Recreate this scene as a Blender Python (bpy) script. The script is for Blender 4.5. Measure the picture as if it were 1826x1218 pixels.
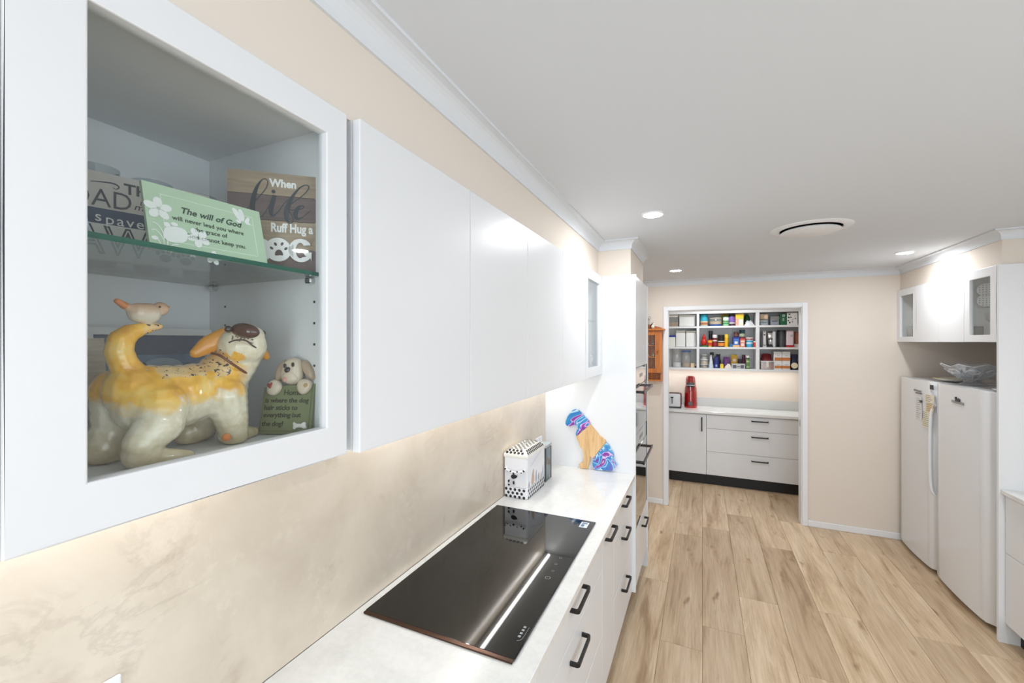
import bpy, bmesh, math, random
from mathutils import Vector, Matrix
from mathutils.geometry import tessellate_polygon
random.seed(7)
S = bpy.context.scene
COL = S.collection
for o in list(bpy.data.objects):
    bpy.data.objects.remove(o)

# ------------------------------------------------------------------ camera
FPX = 753.09
TH = math.radians(24.2346)
EYE = 1.745
cam_d = bpy.data.cameras.new('camera')
cam_d.sensor_width = 36.0
cam_d.lens = FPX / 1826 * 36
cam_d.shift_y = 0.5 / 1826
cam_d.clip_start = 0.02
cam = bpy.data.objects.new('camera', cam_d)
cam.location = (0, 0, EYE)
cam.rotation_euler = (math.pi / 2, 0, TH)
COL.objects.link(cam)
S.camera = cam

# ------------------------------------------------------------------ world, exposure, added fill light at unseen windows
w = bpy.data.worlds.new('world')
S.world = w
w.use_nodes = True
w.node_tree.nodes['Background'].inputs[0].default_value = (0.90, 0.95, 1.0, 1)
w.node_tree.nodes['Background'].inputs[1].default_value = 1.0
S.view_settings.view_transform = 'Standard'
S.view_settings.look = 'None'
S.view_settings.gamma = 1
S.view_settings.use_curve_mapping = False
S.view_settings.exposure = 0.30
DOWN_W = 5.2          # watts of each downlight
FILL_W = 56.0          # watts of the fill lamp at the added back window
LED_W = 0.95            # per metre of LED strip


def area(name, loc, rot, sx, sy, watts, col=(1, 1, 1), parent=None, shape='RECTANGLE', spread=math.pi):
    d = bpy.data.lights.new(name, 'AREA')
    d.shape = shape
    d.size = sx
    d.size_y = sy
    d.energy = watts
    d.color = col
    d.spread = spread
    o = bpy.data.objects.new(name, d)
    o.location = loc
    o.rotation_euler = rot
    COL.objects.link(o)
    if parent is not None:
        o.parent = parent
    return o


YB = -3.6              # back wall of the room, behind the camera
FILL_COL = (0.84, 0.93, 1.0)
area('added_fill_back', (0.7, YB + 0.12, 1.35), (math.pi / 2, 0, 0), 2.3, 1.9, FILL_W, FILL_COL)  # added broad fill lamp, out of view behind the camera
ADD_WIN_Y0, ADD_WIN_Y1, ADD_WIN_Z0, ADD_WIN_Z1 = -2.6, 0.9, 1.05, 2.15     # unseen window, added to light the left cabinets from the front
area('added_fill_side', (2.24, (ADD_WIN_Y0 + ADD_WIN_Y1) / 2, (ADD_WIN_Z0 + ADD_WIN_Z1) / 2), (0, math.pi / 2, 0), ADD_WIN_Z1 - ADD_WIN_Z0, ADD_WIN_Y1 - ADD_WIN_Y0, 20.5, FILL_COL)  # added fill lamp, brightens the left cabinets and the display interior

# ------------------------------------------------------------------ pixel -> place helpers (pixel of the 1826x1218 photo + a known plane)
CT, ST = math.cos(TH), math.sin(TH)


def ray(x, y):
    u = (x - 913.0) / FPX
    v = (609.5 - y) / FPX
    return Vector((u * CT - ST, u * ST + CT, v))


CAM = Vector((0, 0, EYE))


def onX(X, x, y):
    r = ray(x, y); return CAM + r * (X / r.x)


def onY(Y, x, y):
    r = ray(x, y); return CAM + r * (Y / r.y)


def onZ(Z, x, y):
    r = ray(x, y); return CAM + r * ((Z - EYE) / r.z)


class Plane:
    """flat face: origin o, unit axes U (width) and V (up); N points to the viewer's side"""
    def __init__(s, o, U, V):
        s.o = Vector(o); s.U = Vector(U).normalized(); s.V = Vector(V).normalized(); s.N = s.U.cross(s.V)

    def px(s, x, y):
        r = ray(x, y)
        t = (s.o - CAM).dot(s.N) / r.dot(s.N)
        p = CAM + r * t - s.o
        return (p.dot(s.U), p.dot(s.V))

    def at(s, u, v, n=0.0):
        return s.o + s.U * u + s.V * v + s.N * n


# ------------------------------------------------------------------ object helpers
ORG = {}


def thing(name, label, cat, loc=(0, 0, 0), group=None, local=False, rotz=0):
    o = bpy.data.objects.new(name, None)
    o.empty_display_size = 0.05
    COL.objects.link(o)
    o.location = loc
    o.rotation_euler = (0, 0, rotz)
    o['label'] = label
    o['category'] = cat
    if group:
        o['group'] = group
    ORG[o.name] = Vector((0, 0, 0)) if local else Vector(loc)
    return o


def obj(name, bm, m, parent=None, smooth=False, kind=None, label=None):
    if parent is not None:
        bmesh.ops.translate(bm, verts=bm.verts, vec=-ORG[parent.name])
    bmesh.ops.recalc_face_normals(bm, faces=bm.faces)
    me = bpy.data.meshes.new(name)
    bm.to_mesh(me)
    bm.free()
    if smooth:
        for p in me.polygons:
            p.use_smooth = True
        if smooth != 'all':
            try:
                me.set_sharp_from_angle(angle=math.radians(40))
            except Exception:
                pass
    if m is not None:
        me.materials.append(m)
    o = bpy.data.objects.new(name, me)
    COL.objects.link(o)
    if parent is not None:
        o.parent = parent
        ORG[o.name] = ORG[parent.name]
    if kind:
        o['kind'] = kind
    if label:
        o['label'] = label
    return o


def solo(name, bm, m, label, cat, group=None, smooth=False):
    """a thing that is one mesh: its origin goes to the middle of its base"""
    xs = [v.co.x for v in bm.verts]; ys = [v.co.y for v in bm.verts]; zs = [v.co.z for v in bm.verts]
    c = Vector(((min(xs) + max(xs)) / 2, (min(ys) + max(ys)) / 2, min(zs)))
    bmesh.ops.translate(bm, verts=bm.verts, vec=-c)
    o = obj(name, bm, m, None, smooth)
    o.location = c
    ORG[o.name] = c
    o['label'] = label
    o['category'] = cat
    if group:
        o['group'] = group
    return o


def struct(name, bm, m, smooth=False, label=None):
    o = obj(name, bm, m, None, smooth, 'structure')
    ORG[o.name] = Vector((0, 0, 0))
    if label:
        o['label'] = label
    return o


def B():
    return bmesh.new()


def box(bm, x0, x1, y0, y1, z0, z1, bev=0.0, seg=2):
    vs = [bm.verts.new((x, y, z)) for z in (z0, z1) for y in (y0, y1) for x in (x0, x1)]
    fs = [bm.faces.new([vs[i] for i in f]) for f in ((0, 2, 3, 1), (4, 5, 7, 6), (0, 1, 5, 4), (2, 6, 7, 3), (0, 4, 6, 2), (1, 3, 7, 5))]
    if bev:
        es = list({e for f in fs for e in f.edges})
        bmesh.ops.bevel(bm, geom=es, offset=bev, segments=seg, affect='EDGES', profile=0.5)
    return bm


def bx(*a, **k):
    return box(B(), *a, **k)


def lathe(bm, pts, n=28, c=(0, 0, 0), sx=1.0, sy=1.0, cap=True):
    rings = []
    for r, z in pts:
        rings.append([bm.verts.new((c[0] + sx * r * math.cos(2 * math.pi * i / n), c[1] + sy * r * math.sin(2 * math.pi * i / n), c[2] + z)) for i in range(n)])
    for a, b in zip(rings[:-1], rings[1:]):
        for i in range(n):
            bm.faces.new((a[i], a[(i + 1) % n], b[(i + 1) % n], b[i]))
    if cap and pts[0][0] > 1e-5:
        bm.faces.new(list(reversed(rings[0])))
    if cap and pts[-1][0] > 1e-5:
        bm.faces.new(rings[-1])
    bmesh.ops.remove_doubles(bm, verts=[v for r in (rings[0], rings[-1]) for v in r], dist=1e-6)
    return bm


def tube(bm, pts, r, n=8, cap=True):
    pts = [Vector(p) for p in pts]
    rs = r if isinstance(r, (list, tuple)) else [r] * len(pts)
    rings = []
    up = None
    for i, p in enumerate(pts):
        d = (pts[min(i + 1, len(pts) - 1)] - pts[max(i - 1, 0)]).normalized()
        if up is None:
            up = Vector((0, 0, 1)) if abs(d.z) < 0.9 else Vector((1, 0, 0))
        s = d.cross(up).normalized()
        up = s.cross(d).normalized()
        rings.append([bm.verts.new(p + (s * math.cos(2 * math.pi * k / n) + up * math.sin(2 * math.pi * k / n)) * rs[i]) for k in range(n)])
    for a, b in zip(rings[:-1], rings[1:]):
        for k in range(n):
            bm.faces.new((a[k], a[(k + 1) % n], b[(k + 1) % n], b[k]))
    if cap:
        bm.faces.new(list(reversed(rings[0]))); bm.faces.new(rings[-1])
    return bm


def ball(bm, c, rx, ry=None, rz=None, rot=None, sub=16):
    ry = ry or rx; rz = rz or rx
    M = Matrix.Translation(c) @ (rot.to_4x4() if rot is not None else Matrix.Identity(4)) @ Matrix.Diagonal((rx, ry, rz, 1))
    bmesh.ops.create_uvsphere(bm, u_segments=sub, v_segments=max(6, sub * 2 // 3), radius=1.0, matrix=M)
    return bm


def prism(bm, pl, poly, t, n0=0.0):
    """polygon (u,v) on plane pl, from n0 to n0+t along its normal"""
    a = [bm.verts.new(pl.at(u, v, n0)) for u, v in poly]
    b = [bm.verts.new(pl.at(u, v, n0 + t)) for u, v in poly]
    for tri in tessellate_polygon([[Vector((u, v, 0)) for u, v in poly]]):
        for vs in (a, b):
            try:
                bm.faces.new([vs[i] for i in tri])
            except ValueError:
                pass
    for i in range(len(a)):
        j = (i + 1) % len(a)
        bm.faces.new((a[i], a[j], b[j], b[i]))
    return bm


def smooth_poly(p, it=2):
    for _ in range(it):
        q = []
        for i in range(len(p)):
            a, b = p[i], p[(i + 1) % len(p)]
            q += [(a[0] * .75 + b[0] * .25, a[1] * .75 + b[1] * .25), (a[0] * .25 + b[0] * .75, a[1] * .25 + b[1] * .75)]
        p = q
    return p


def disc_poly(u, v, ru, rv=None, n=18, rot=0.0):
    rv = rv or ru
    out = []
    for i in range(n):
        a = 2 * math.pi * i / n
        x, y = ru * math.cos(a), rv * math.sin(a)
        out.append((u + x * math.cos(rot) - y * math.sin(rot), v + x * math.sin(rot) + y * math.cos(rot)))
    return out


def catmull(pts, k=6):
    out = []
    P = [pts[0]] + list(pts) + [pts[-1]]
    for i in range(1, len(P) - 2):
        for s in range(k):
            t = s / k
            out.append(tuple(0.5 * ((2 * P[i][d]) + (-P[i - 1][d] + P[i + 1][d]) * t + (2 * P[i - 1][d] - 5 * P[i][d] + 4 * P[i + 1][d] - P[i + 2][d]) * t * t + (-P[i - 1][d] + 3 * P[i][d] - 3 * P[i + 1][d] + P[i + 2][d]) * t ** 3) for d in range(len(pts[0]))))
    out.append(tuple(pts[-1]))
    return out


def stroke(bm, pl, pts, t=0.0006, n0=0.0):
    """pen stroke on a plane; pts = (u, v, width)"""
    pts = catmull(pts)
    L, R = [], []
    for i, (u, v, wd) in enumerate(pts):
        a, b = pts[max(i - 1, 0)], pts[min(i + 1, len(pts) - 1)]
        dx, dy = b[0] - a[0], b[1] - a[1]
        l = math.hypot(dx, dy) or 1e-9
        nx, ny = -dy / l * wd / 2, dx / l * wd / 2
        L.append(bm.verts.new(pl.at(u + nx, v + ny, n0 + t))); R.append(bm.verts.new(pl.at(u - nx, v - ny, n0 + t)))
    for i in range(len(L) - 1):
        bm.faces.new((L[i], R[i], R[i + 1], L[i + 1]))
    return bm


def text(name, s, size, m, parent, pl, uv, align='LEFT', n0=0.0, ext=0.0003, shear=0.0, bold=0.0, spacing=1.0, sx=1.0, rot=0.0, label=None):
    cu = bpy.data.curves.new('txt', 'FONT')
    cu.body = s; cu.size = size; cu.align_x = align; cu.extrude = ext; cu.shear = shear
    cu.offset = bold; cu.space_character = spacing; cu.resolution_u = 3
    t = bpy.data.objects.new('txt', cu)
    COL.objects.link(t)
    dg = bpy.context.evaluated_depsgraph_get()
    dg.update()
    me = bpy.data.meshes.new_from_object(t.evaluated_get(dg))
    bm = B(); bm.from_mesh(me)
    bpy.data.objects.remove(t); bpy.data.meshes.remove(me); bpy.data.curves.remove(cu)
    for v in bm.verts:
        x, y = v.co.x * sx, v.co.y
        v.co = pl.at(uv[0] + x * math.cos(rot) - y * math.sin(rot), uv[1] + x * math.sin(rot) + y * math.cos(rot), n0 + ext + v.co.z)
    return obj(name, bm, m, parent, label=label)


def remesh_obj(name, bm, m, parent, voxel, smooth_it=6, label=None):
    """melt overlapping solids into one continuous skin"""
    bmesh.ops.recalc_face_normals(bm, faces=bm.faces)
    me = bpy.data.meshes.new('tmp'); bm.to_mesh(me); bm.free()
    t = bpy.data.objects.new('tmp', me); COL.objects.link(t)
    r = t.modifiers.new('r', 'REMESH'); r.mode = 'VOXEL'; r.voxel_size = voxel
    s = t.modifiers.new('s', 'SMOOTH'); s.factor = 0.5; s.iterations = smooth_it
    dg = bpy.context.evaluated_depsgraph_get(); dg.update()
    me2 = bpy.data.meshes.new_from_object(t.evaluated_get(dg))
    bpy.data.objects.remove(t)
    b2 = B(); b2.from_mesh(me2); bpy.data.meshes.remove(me2)
    return obj(name, b2, m, parent, 'all', label=label)


def copy_tree(o, parent=None):
    c = o.copy(); COL.objects.link(c); c.parent = parent
    ORG[c.name] = ORG[o.name]
    for ch in list(o.children):
        copy_tree(ch, c)
    return c


# ------------------------------------------------------------------ materials
def srgb(r, g, b):
    f = lambda c: (c / 255 / 12.92) if c / 255 <= .04045 else ((c / 255 + .055) / 1.055) ** 2.4
    return (f(r), f(g), f(b), 1)


MATS = {}


def mat(name, col=None, rough=0.5, metal=0.0, spec=0.5, emis=None, es=0.0, coat=0.0, sheen=0):
    if name in MATS:
        return MATS[name]
    m = bpy.data.materials.new(name); m.use_nodes = True
    p = m.node_tree.nodes['Principled BSDF']
    p.inputs['Base Color'].default_value = srgb(*col)
    p.inputs['Roughness'].default_value = rough
    p.inputs['Metallic'].default_value = metal
    p.inputs['Specular IOR Level'].default_value = spec
    p.inputs['Coat Weight'].default_value = coat
    p.inputs['Coat Roughness'].default_value = 0.05
    if emis:
        p.inputs['Emission Color'].default_value = srgb(*emis)
        p.inputs['Emission Strength'].default_value = es
    MATS[name] = m
    return m


def flat(col, rough=0.5, **k):
    return mat('paint_%d_%d_%d_%d' % (col[0], col[1], col[2], int(rough * 100)), col, rough, **k)


def nodes(name, rough=0.5, spec=0.5, coat=0.0):
    m = bpy.data.materials.new(name); m.use_nodes = True
    nt = m.node_tree
    p = nt.nodes['Principled BSDF']
    p.inputs['Roughness'].default_value = rough
    p.inputs['Specular IOR Level'].default_value = spec
    p.inputs['Coat Weight'].default_value = coat
    p.inputs['Coat Roughness'].default_value = 0.06
    MATS[name] = m
    return m, nt, p


def N(nt, t, **k):
    n = nt.nodes.new(t)
    for a, v in k.items():
        if a.startswith('i_'):
            key = a[2:].replace('_', ' ')
            n.inputs[key].default_value = v
        else:
            setattr(n, a, v)
    return n


def coords(nt, scale=(1, 1, 1), kind='Object', loc=(0, 0, 0), rot=(0, 0, 0)):
    tc = N(nt, 'ShaderNodeTexCoord'); mp = N(nt, 'ShaderNodeMapping')
    mp.inputs['Scale'].default_value = scale; mp.inputs['Location'].default_value = loc; mp.inputs['Rotation'].default_value = rot
    nt.links.new(tc.outputs[kind], mp.inputs[0])
    return mp.outputs[0]


def noise(nt, vec, scale, detail=4, rough=0.55, dist=0.0):
    n = N(nt, 'ShaderNodeTexNoise')
    n.inputs['Scale'].default_value = scale; n.inputs['Detail'].default_value = detail
    n.inputs['Roughness'].default_value = rough; n.inputs['Distortion'].default_value = dist
    nt.links.new(vec, n.inputs['Vector'])
    return n.outputs['Fac']


def ramp(nt, fac, stops, interp='LINEAR'):
    r = N(nt, 'ShaderNodeValToRGB')
    r.color_ramp.interpolation = interp
    e = r.color_ramp.elements
    while len(e) < len(stops):
        e.new(0.5)
    for i, (p, c) in enumerate(stops):
        e[i].position = p
        e[i].color = srgb(*c) if len(c) == 3 else c
    nt.links.new(fac, r.inputs[0])
    return r.outputs['Color']


def mix(nt, fac, a, b, mode='MIX'):
    n = N(nt, 'ShaderNodeMix', data_type='RGBA', blend_type=mode)
    for sock, v in ((n.inputs[0], fac), (n.inputs[6], a), (n.inputs[7], b)):
        if isinstance(v, (int, float)):
            sock.default_value = v
        elif isinstance(v, tuple):
            sock.default_value = srgb(*v) if len(v) == 3 else v
        else:
            nt.links.new(v, sock)
    return n.outputs[2]


def math_n(nt, op, a, b=0.0):
    n = N(nt, 'ShaderNodeMath', operation=op)
    for s, v in zip(n.inputs, (a, b)):
        if isinstance(v, (int, float)):
            s.default_value = v
        else:
            nt.links.new(v, s)
    return n.outputs[0]


def bump(nt, p, h, strength, dist=0.002):
    b = N(nt, 'ShaderNodeBump')
    b.inputs['Strength'].default_value = strength; b.inputs['Distance'].default_value = dist
    nt.links.new(h, b.inputs['Height']); nt.links.new(b.outputs[0], p.inputs['Normal'])


def glassy(name, tint, refl=0.04, diffuse=0.0, dcol=(230, 230, 230), rough=0.02):
    """thin clear sheet: mostly lets light straight through, mirrors more at a glancing angle"""
    m = bpy.data.materials.new(name); m.use_nodes = True
    nt = m.node_tree; nt.nodes.clear()
    out = N(nt, 'ShaderNodeOutputMaterial')
    tr = N(nt, 'ShaderNodeBsdfTransparent'); tr.inputs[0].default_value = srgb(*tint)
    gl = N(nt, 'ShaderNodeBsdfGlossy'); gl.inputs['Roughness'].default_value = rough
    lw = N(nt, 'ShaderNodeLayerWeight'); lw.inputs[0].default_value = 0.5     # Schlick curve, the same on both faces of the sheet
    f = math_n(nt, 'ADD', math_n(nt, 'MULTIPLY', math_n(nt, 'POWER', lw.outputs['Facing'], 5.0), 1.0 - refl), refl)
    cl = N(nt, 'ShaderNodeClamp'); nt.links.new(f, cl.inputs[0])
    base = tr.outputs[0]
    if diffuse:
        df = N(nt, 'ShaderNodeBsdfDiffuse'); df.inputs[0].default_value = srgb(*dcol)
        m1 = N(nt, 'ShaderNodeMixShader'); m1.inputs[0].default_value = diffuse
        nt.links.new(tr.outputs[0], m1.inputs[1]); nt.links.new(df.outputs[0], m1.inputs[2])
        base = m1.outputs[0]
    m2 = N(nt, 'ShaderNodeMixShader')
    nt.links.new(cl.outputs[0], m2.inputs[0]); nt.links.new(base, m2.inputs[1]); nt.links.new(gl.outputs[0], m2.inputs[2])
    nt.links.new(m2.outputs[0], out.inputs[0])
    MATS[name] = m
    return m


WHITE = mat('cabinet_white', (230, 232, 235), 0.32)
WHITE_IN = mat('carcass_white', (238, 240, 242), 0.45)
TRIM = mat('trim_white', (236, 237, 240), 0.4)
CEIL = mat('ceiling_white', (224, 228, 233), 0.9, spec=0.1)
WALL = mat('wall_beige', (229, 219, 208), 0.75, spec=0.2)
BLACK = mat('handle_black', (14, 14, 15), 0.42)
KICK = mat('kick_black', (10, 10, 12), 0.5)
OVEN_GLASS = mat('oven_black_glass', (6, 6, 7), 0.03, spec=0.9, coat=1.0)
HOB = mat('cooktop_black_glass', (7, 8, 8), 0.035, spec=0.6)
CHROME = mat('chrome', (210, 212, 215), 0.16, 1.0)
STEEL = mat('brushed_steel', (190, 192, 195), 0.3, 1.0)
FRIDGE = mat('fridge_white', (229, 231, 234), 0.16, spec=0.55)
FRIDGE_SEAL = mat('fridge_seal', (150, 152, 154), 0.5)
LED = mat('led_emitter', (255, 255, 255), 0.5, emis=(255, 253, 249), es=14.0)
LAMP = mat('downlight_emitter', (255, 255, 255), 0.5, emis=(255, 252, 246), es=30.0)
GLASS = glassy('cabinet_glass', (253, 255, 255), 0.045)
SHELF_GLASS = glassy('shelf_glass', (248, 254, 251), 0.05)
SHELF_EDGE = mat('shelf_glass_edge', (10, 92, 74), 0.08, spec=0.6)
CRYSTAL = glassy('crystal', (244, 246, 248), 0.22, 0.13, (235, 236, 238))
CLEAR = glassy('clear_plastic', (246, 247, 247), 0.06, 0.22, (225, 226, 224), 0.08)
MILKY = glassy('milky_plastic', (240, 241, 240), 0.05, 0.85, (240, 241, 238), 0.2)


def make_materials():
    # plank floor: each board its own tone
    m, nt, p = nodes('oak_plank', 0.38, 0.4)
    oi = N(nt, 'ShaderNodeObjectInfo')
    tc = N(nt, 'ShaderNodeTexCoord')
    off = N(nt, 'ShaderNodeVectorMath', operation='SCALE'); off.inputs[0].default_value = (13, 29, 7)
    nt.links.new(oi.outputs['Random'], off.inputs['Scale'])
    ad = N(nt, 'ShaderNodeVectorMath', operation='ADD')
    nt.links.new(tc.outputs['Object'], ad.inputs[0]); nt.links.new(off.outputs[0], ad.inputs[1])
    mp = N(nt, 'ShaderNodeMapping'); mp.inputs['Scale'].default_value = (9, 1.1, 1)
    nt.links.new(ad.outputs[0], mp.inputs[0])
    n1 = noise(nt, mp.outputs[0], 1.2, 5, 0.6, 0.7)
    mp2 = N(nt, 'ShaderNodeMapping'); mp2.inputs['Scale'].default_value = (60, 2.2, 1)
    nt.links.new(ad.outputs[0], mp2.inputs[0])
    n2 = noise(nt, mp2.outputs[0], 2.0, 6, 0.65, 0.3)
    c1 = ramp(nt, n1, [(0.30, (182, 152, 120)), (0.44, (216, 190, 157)), (0.58, (230, 206, 175)), (0.72, (238, 219, 190))])
    c2 = ramp(nt, n2, [(0.35, (182, 170, 156)), (0.6, (255, 255, 255))])
    c3 = mix(nt, 0.34, c1, c2, 'MULTIPLY')
    mp3 = N(nt, 'ShaderNodeMapping'); mp3.inputs['Scale'].default_value = (5, 2.0, 1)
    nt.links.new(ad.outputs[0], mp3.inputs[0])
    kn = noise(nt, mp3.outputs[0], 2.3, 2, 0.5, 0.2)
    k = ramp(nt, kn, [(0.66, (255, 255, 255)), (0.78, (172, 146, 118))])
    c4 = mix(nt, 0.8, c3, k, 'MULTIPLY')
    tone = ramp(nt, oi.outputs['Random'], [(0, (226, 222, 218)), (1, (255, 255, 255))])
    c5 = mix(nt, 1.0, c4, tone, 'MULTIPLY')
    nt.links.new(c5, p.inputs['Base Color'])
    bump(nt, p, n2, 0.12, 0.001)
    # splashback stone
    m, nt, p = nodes('sand_stone_slab', 0.22, 0.5)
    v = coords(nt)
    a = noise(nt, v, 2.6, 6, 0.6, 0.5)
    c = ramp(nt, a, [(0.3, (206, 193, 176)), (0.5, (219, 207, 190)), (0.7, (228, 217, 202))])
    f = noise(nt, v, 34, 8, 0.7, 0.4)
    patch = ramp(nt, noise(nt, v, 4.2, 3, 0.5), [(0.5, (0, 0, 0)), (0.62, (255, 255, 255))])
    spk = ramp(nt, f, [(0.5, (0, 0, 0)), (0.66, (255, 255, 255))])
    spk2 = mix(nt, 1.0, patch, spk, 'MULTIPLY')
    c = mix(nt, math_n(nt, 'MULTIPLY', N2(nt, spk2), 0.3), c, (238, 228, 213))
    vv = coords(nt, (1, 1, 1.9), rot=(0.55, 0, 0))
    ve = noise(nt, vv, 3.1, 6, 0.62, 1.1)
    line = ramp(nt, ve, [(0.47, (0, 0, 0)), (0.5, (255, 255, 255)), (0.53, (0, 0, 0))])
    gate = ramp(nt, noise(nt, v, 2.2, 2, 0.5, 0), [(0.56, (0, 0, 0)), (0.68, (255, 255, 255))])
    lg = mix(nt, 1.0, line, gate, 'MULTIPLY')
    c = mix(nt, math_n(nt, 'MULTIPLY', N2(nt, lg), 0.18), c, (150, 136, 120))
    cl = ramp(nt, noise(nt, v, 5.5, 5, 0.6, 0.3), [(0.62, (255, 255, 255)), (0.76, (205, 194, 180))])
    c = mix(nt, 0.5, c, cl, 'MULTIPLY')
    nt.links.new(c, p.inputs['Base Color'])
    # white stone counter
    m, nt, p = nodes('white_stone_top', 0.12, 0.5)
    v = coords(nt)
    c = ramp(nt, noise(nt, v, 2.2, 5, 0.6, 0.8), [(0.3, (222, 223, 222)), (0.5, (234, 235, 234)), (0.75, (239, 240, 240))])
    c2 = ramp(nt, noise(nt, v, 60, 3, 0.6), [(0.3, (249, 249, 248)), (0.6, (255, 255, 255))])
    nt.links.new(mix(nt, 1.0, c, c2, 'MULTIPLY'), p.inputs['Base Color'])
    # orange pine
    m, nt, p = nodes('honey_pine', 0.35, 0.5)
    v = coords(nt, (14, 14, 1.4))
    c = ramp(nt, noise(nt, v, 3.0, 5, 0.6, 0.6), [(0.3, (158, 84, 30)), (0.55, (196, 116, 48)), (0.75, (214, 138, 66))])
    nt.links.new(c, p.inputs['Base Color'])
    # pale wood of the cut-out dog
    m, nt, p = nodes('pale_wood', 0.45, 0.4)
    v = coords(nt, (30, 30, 3.2))
    c = ramp(nt, noise(nt, v, 1.6, 4, 0.6, 1.2), [(0.3, (196, 152, 100)), (0.5, (222, 184, 134)), (0.75, (232, 199, 152))])
    nt.links.new(c, p.inputs['Base Color'])
    # poured resin
    m, nt, p = nodes('swirl_resin', 0.1, 0.6, 0.6)
    v = coords(nt, (1, 1, 1), rot=(0, 0.7, 0))
    n0 = noise(nt, v, 6.5, 2, 0.5, 1.8)
    c = ramp(nt, n0, [(0.30, (236, 214, 238)), (0.36, (112, 30, 142)), (0.43, (140, 50, 166)), (0.455, (226, 206, 236)), (0.475, (34, 100, 190)), (0.54, (38, 160, 208)), (0.565, (216, 236, 246)), (0.585, (44, 140, 204)), (0.64, (40, 110, 196)), (0.70, (126, 40, 154))])
    nt.links.new(c, p.inputs['Base Color'])
    # sign boards
    for nm, a, b in (('board_light', (150, 134, 116), (176, 158, 136)), ('board_dark', (100, 88, 88), (122, 108, 106)), ('board_grey', (118, 106, 98), (138, 124, 112)), ('weathered_frame', (178, 168, 154), (208, 200, 188))):
        m, nt, p = nodes(nm, 0.6, 0.3)
        v = coords(nt, (12, 12, 160))
        nt.links.new(ramp(nt, noise(nt, v, 1.0, 4, 0.6, 0.4), [(0.3, a), (0.7, b)]), p.inputs['Base Color'])
    # plaster glaze of the dog figurine: yellow above, cream below, dark flecks along the back
    m, nt, p = nodes('dog_glaze', 0.22, 0.5, 0.5)
    v = coords(nt)
    sp = N(nt, 'ShaderNodeSeparateXYZ'); nt.links.new(v, sp.inputs[0])
    nz = noise(nt, v, 26, 4, 0.6, 0.4)
    nb = noise(nt, v, 60, 4, 0.6, 0.3)
    # height with a ragged border
    hh = math_n(nt, 'ADD', sp.outputs[2], math_n(nt, 'MULTIPLY', math_n(nt, 'SUBTRACT', nz, 0.5), 0.07))
    cream = ramp(nt, nb, [(0.3, (222, 210, 180)), (0.55, (238, 229, 204)), (0.75, (246, 240, 222))])
    yel = ramp(nt, nz, [(0.32, (226, 160, 50)), (0.48, (250, 190, 60)), (0.62, (252, 210, 110)), (0.78, (240, 196, 146))])
    ylo = ramp(nt, math_n(nt, 'MULTIPLY', hh, 5.0), [(0.39, (0, 0, 0)), (0.46, (255, 255, 255))])
    # chest, throat and head stay cream: beyond y = +0.075
    fr = ramp(nt, math_n(nt, 'ADD', math_n(nt, 'MULTIPLY', sp.outputs[1], 5.0), math_n(nt, 'MULTIPLY', nz, 0.12)), [(0.30, (255, 255, 255)), (0.42, (0, 0, 0))])
    col = mix(nt, N2(nt, mix(nt, 1.0, ylo, fr, 'MULTIPLY')), cream, yel)
    # saddle with flecks
    ysj = math_n(nt, 'ADD', sp.outputs[1], math_n(nt, 'MULTIPLY', math_n(nt, 'SUBTRACT', nb, 0.5), 0.09))
    sad = math_n(nt, 'MULTIPLY', math_n(nt, 'GREATER_THAN', hh, 0.122), math_n(nt, 'MULTIPLY', math_n(nt, 'GREATER_THAN', ysj, -0.06), math_n(nt, 'LESS_THAN', ysj, 0.04)))
    yz = math_n(nt, 'ADD', math_n(nt, 'MULTIPLY', sp.outputs[1], 0.8), hh)
    headm = math_n(nt, 'GREATER_THAN', yz, 0.186)
    sad = math_n(nt, 'MULTIPLY', sad, math_n(nt, 'SUBTRACT', 1.0, headm))
    col = mix(nt, headm, col, cream)
    fl = ramp(nt, noise(nt, v, 190, 2, 0.5, 0.2), [(0.58, (0, 0, 0)), (0.62, (255, 255, 255))])
    base2 = mix(nt, math_n(nt, 'MULTIPLY', sad, 0.55), col, (226, 202, 170))
    col = mix(nt, math_n(nt, 'MULTIPLY', sad, N2(nt, fl)), base2, (62, 54, 60))
    # darker and yellower towards the feet
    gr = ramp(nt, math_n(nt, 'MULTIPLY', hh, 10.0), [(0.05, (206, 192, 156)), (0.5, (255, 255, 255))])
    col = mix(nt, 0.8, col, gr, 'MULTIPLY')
    nt.links.new(col, p.inputs['Base Color'])
    bump(nt, p, nb, 0.25, 0.002)
    # bird glaze
    m, nt, p = nodes('bird_glaze', 0.25, 0.5, 0.4)
    v = coords(nt); sp = N(nt, 'ShaderNodeSeparateXYZ'); nt.links.new(v, sp.inputs[0])
    nz = noise(nt, v, 70, 3, 0.6)
    h = math_n(nt, 'ADD', math_n(nt, 'MULTIPLY', sp.outputs[2], 20.0), math_n(nt, 'MULTIPLY', nz, 0.35))
    col = ramp(nt, h, [(0.3, (226, 220, 204)), (0.55, (214, 178, 150)), (0.85, (206, 156, 124))])
    nt.links.new(col, p.inputs['Base Color'])
    # framed picture of a dog, blue print
    m, nt, p = nodes('blue_print', 0.15, 0.5)
    v = coords(nt)
    nt.links.new(ramp(nt, noise(nt, v, 14, 3, 0.5, 0.3), [(0.35, (74, 100, 132)), (0.55, (104, 134, 164)), (0.7, (138, 164, 188))]), p.inputs['Base Color'])


def N2(nt, col):
    n = N(nt, 'ShaderNodeRGBToBW'); nt.links.new(col, n.inputs[0]); return n.outputs[0]


make_materials()
OAK = MATS['oak_plank']; STONE = MATS['sand_stone_slab']; TOP = MATS['white_stone_top']; PINE = MATS['honey_pine']

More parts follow.
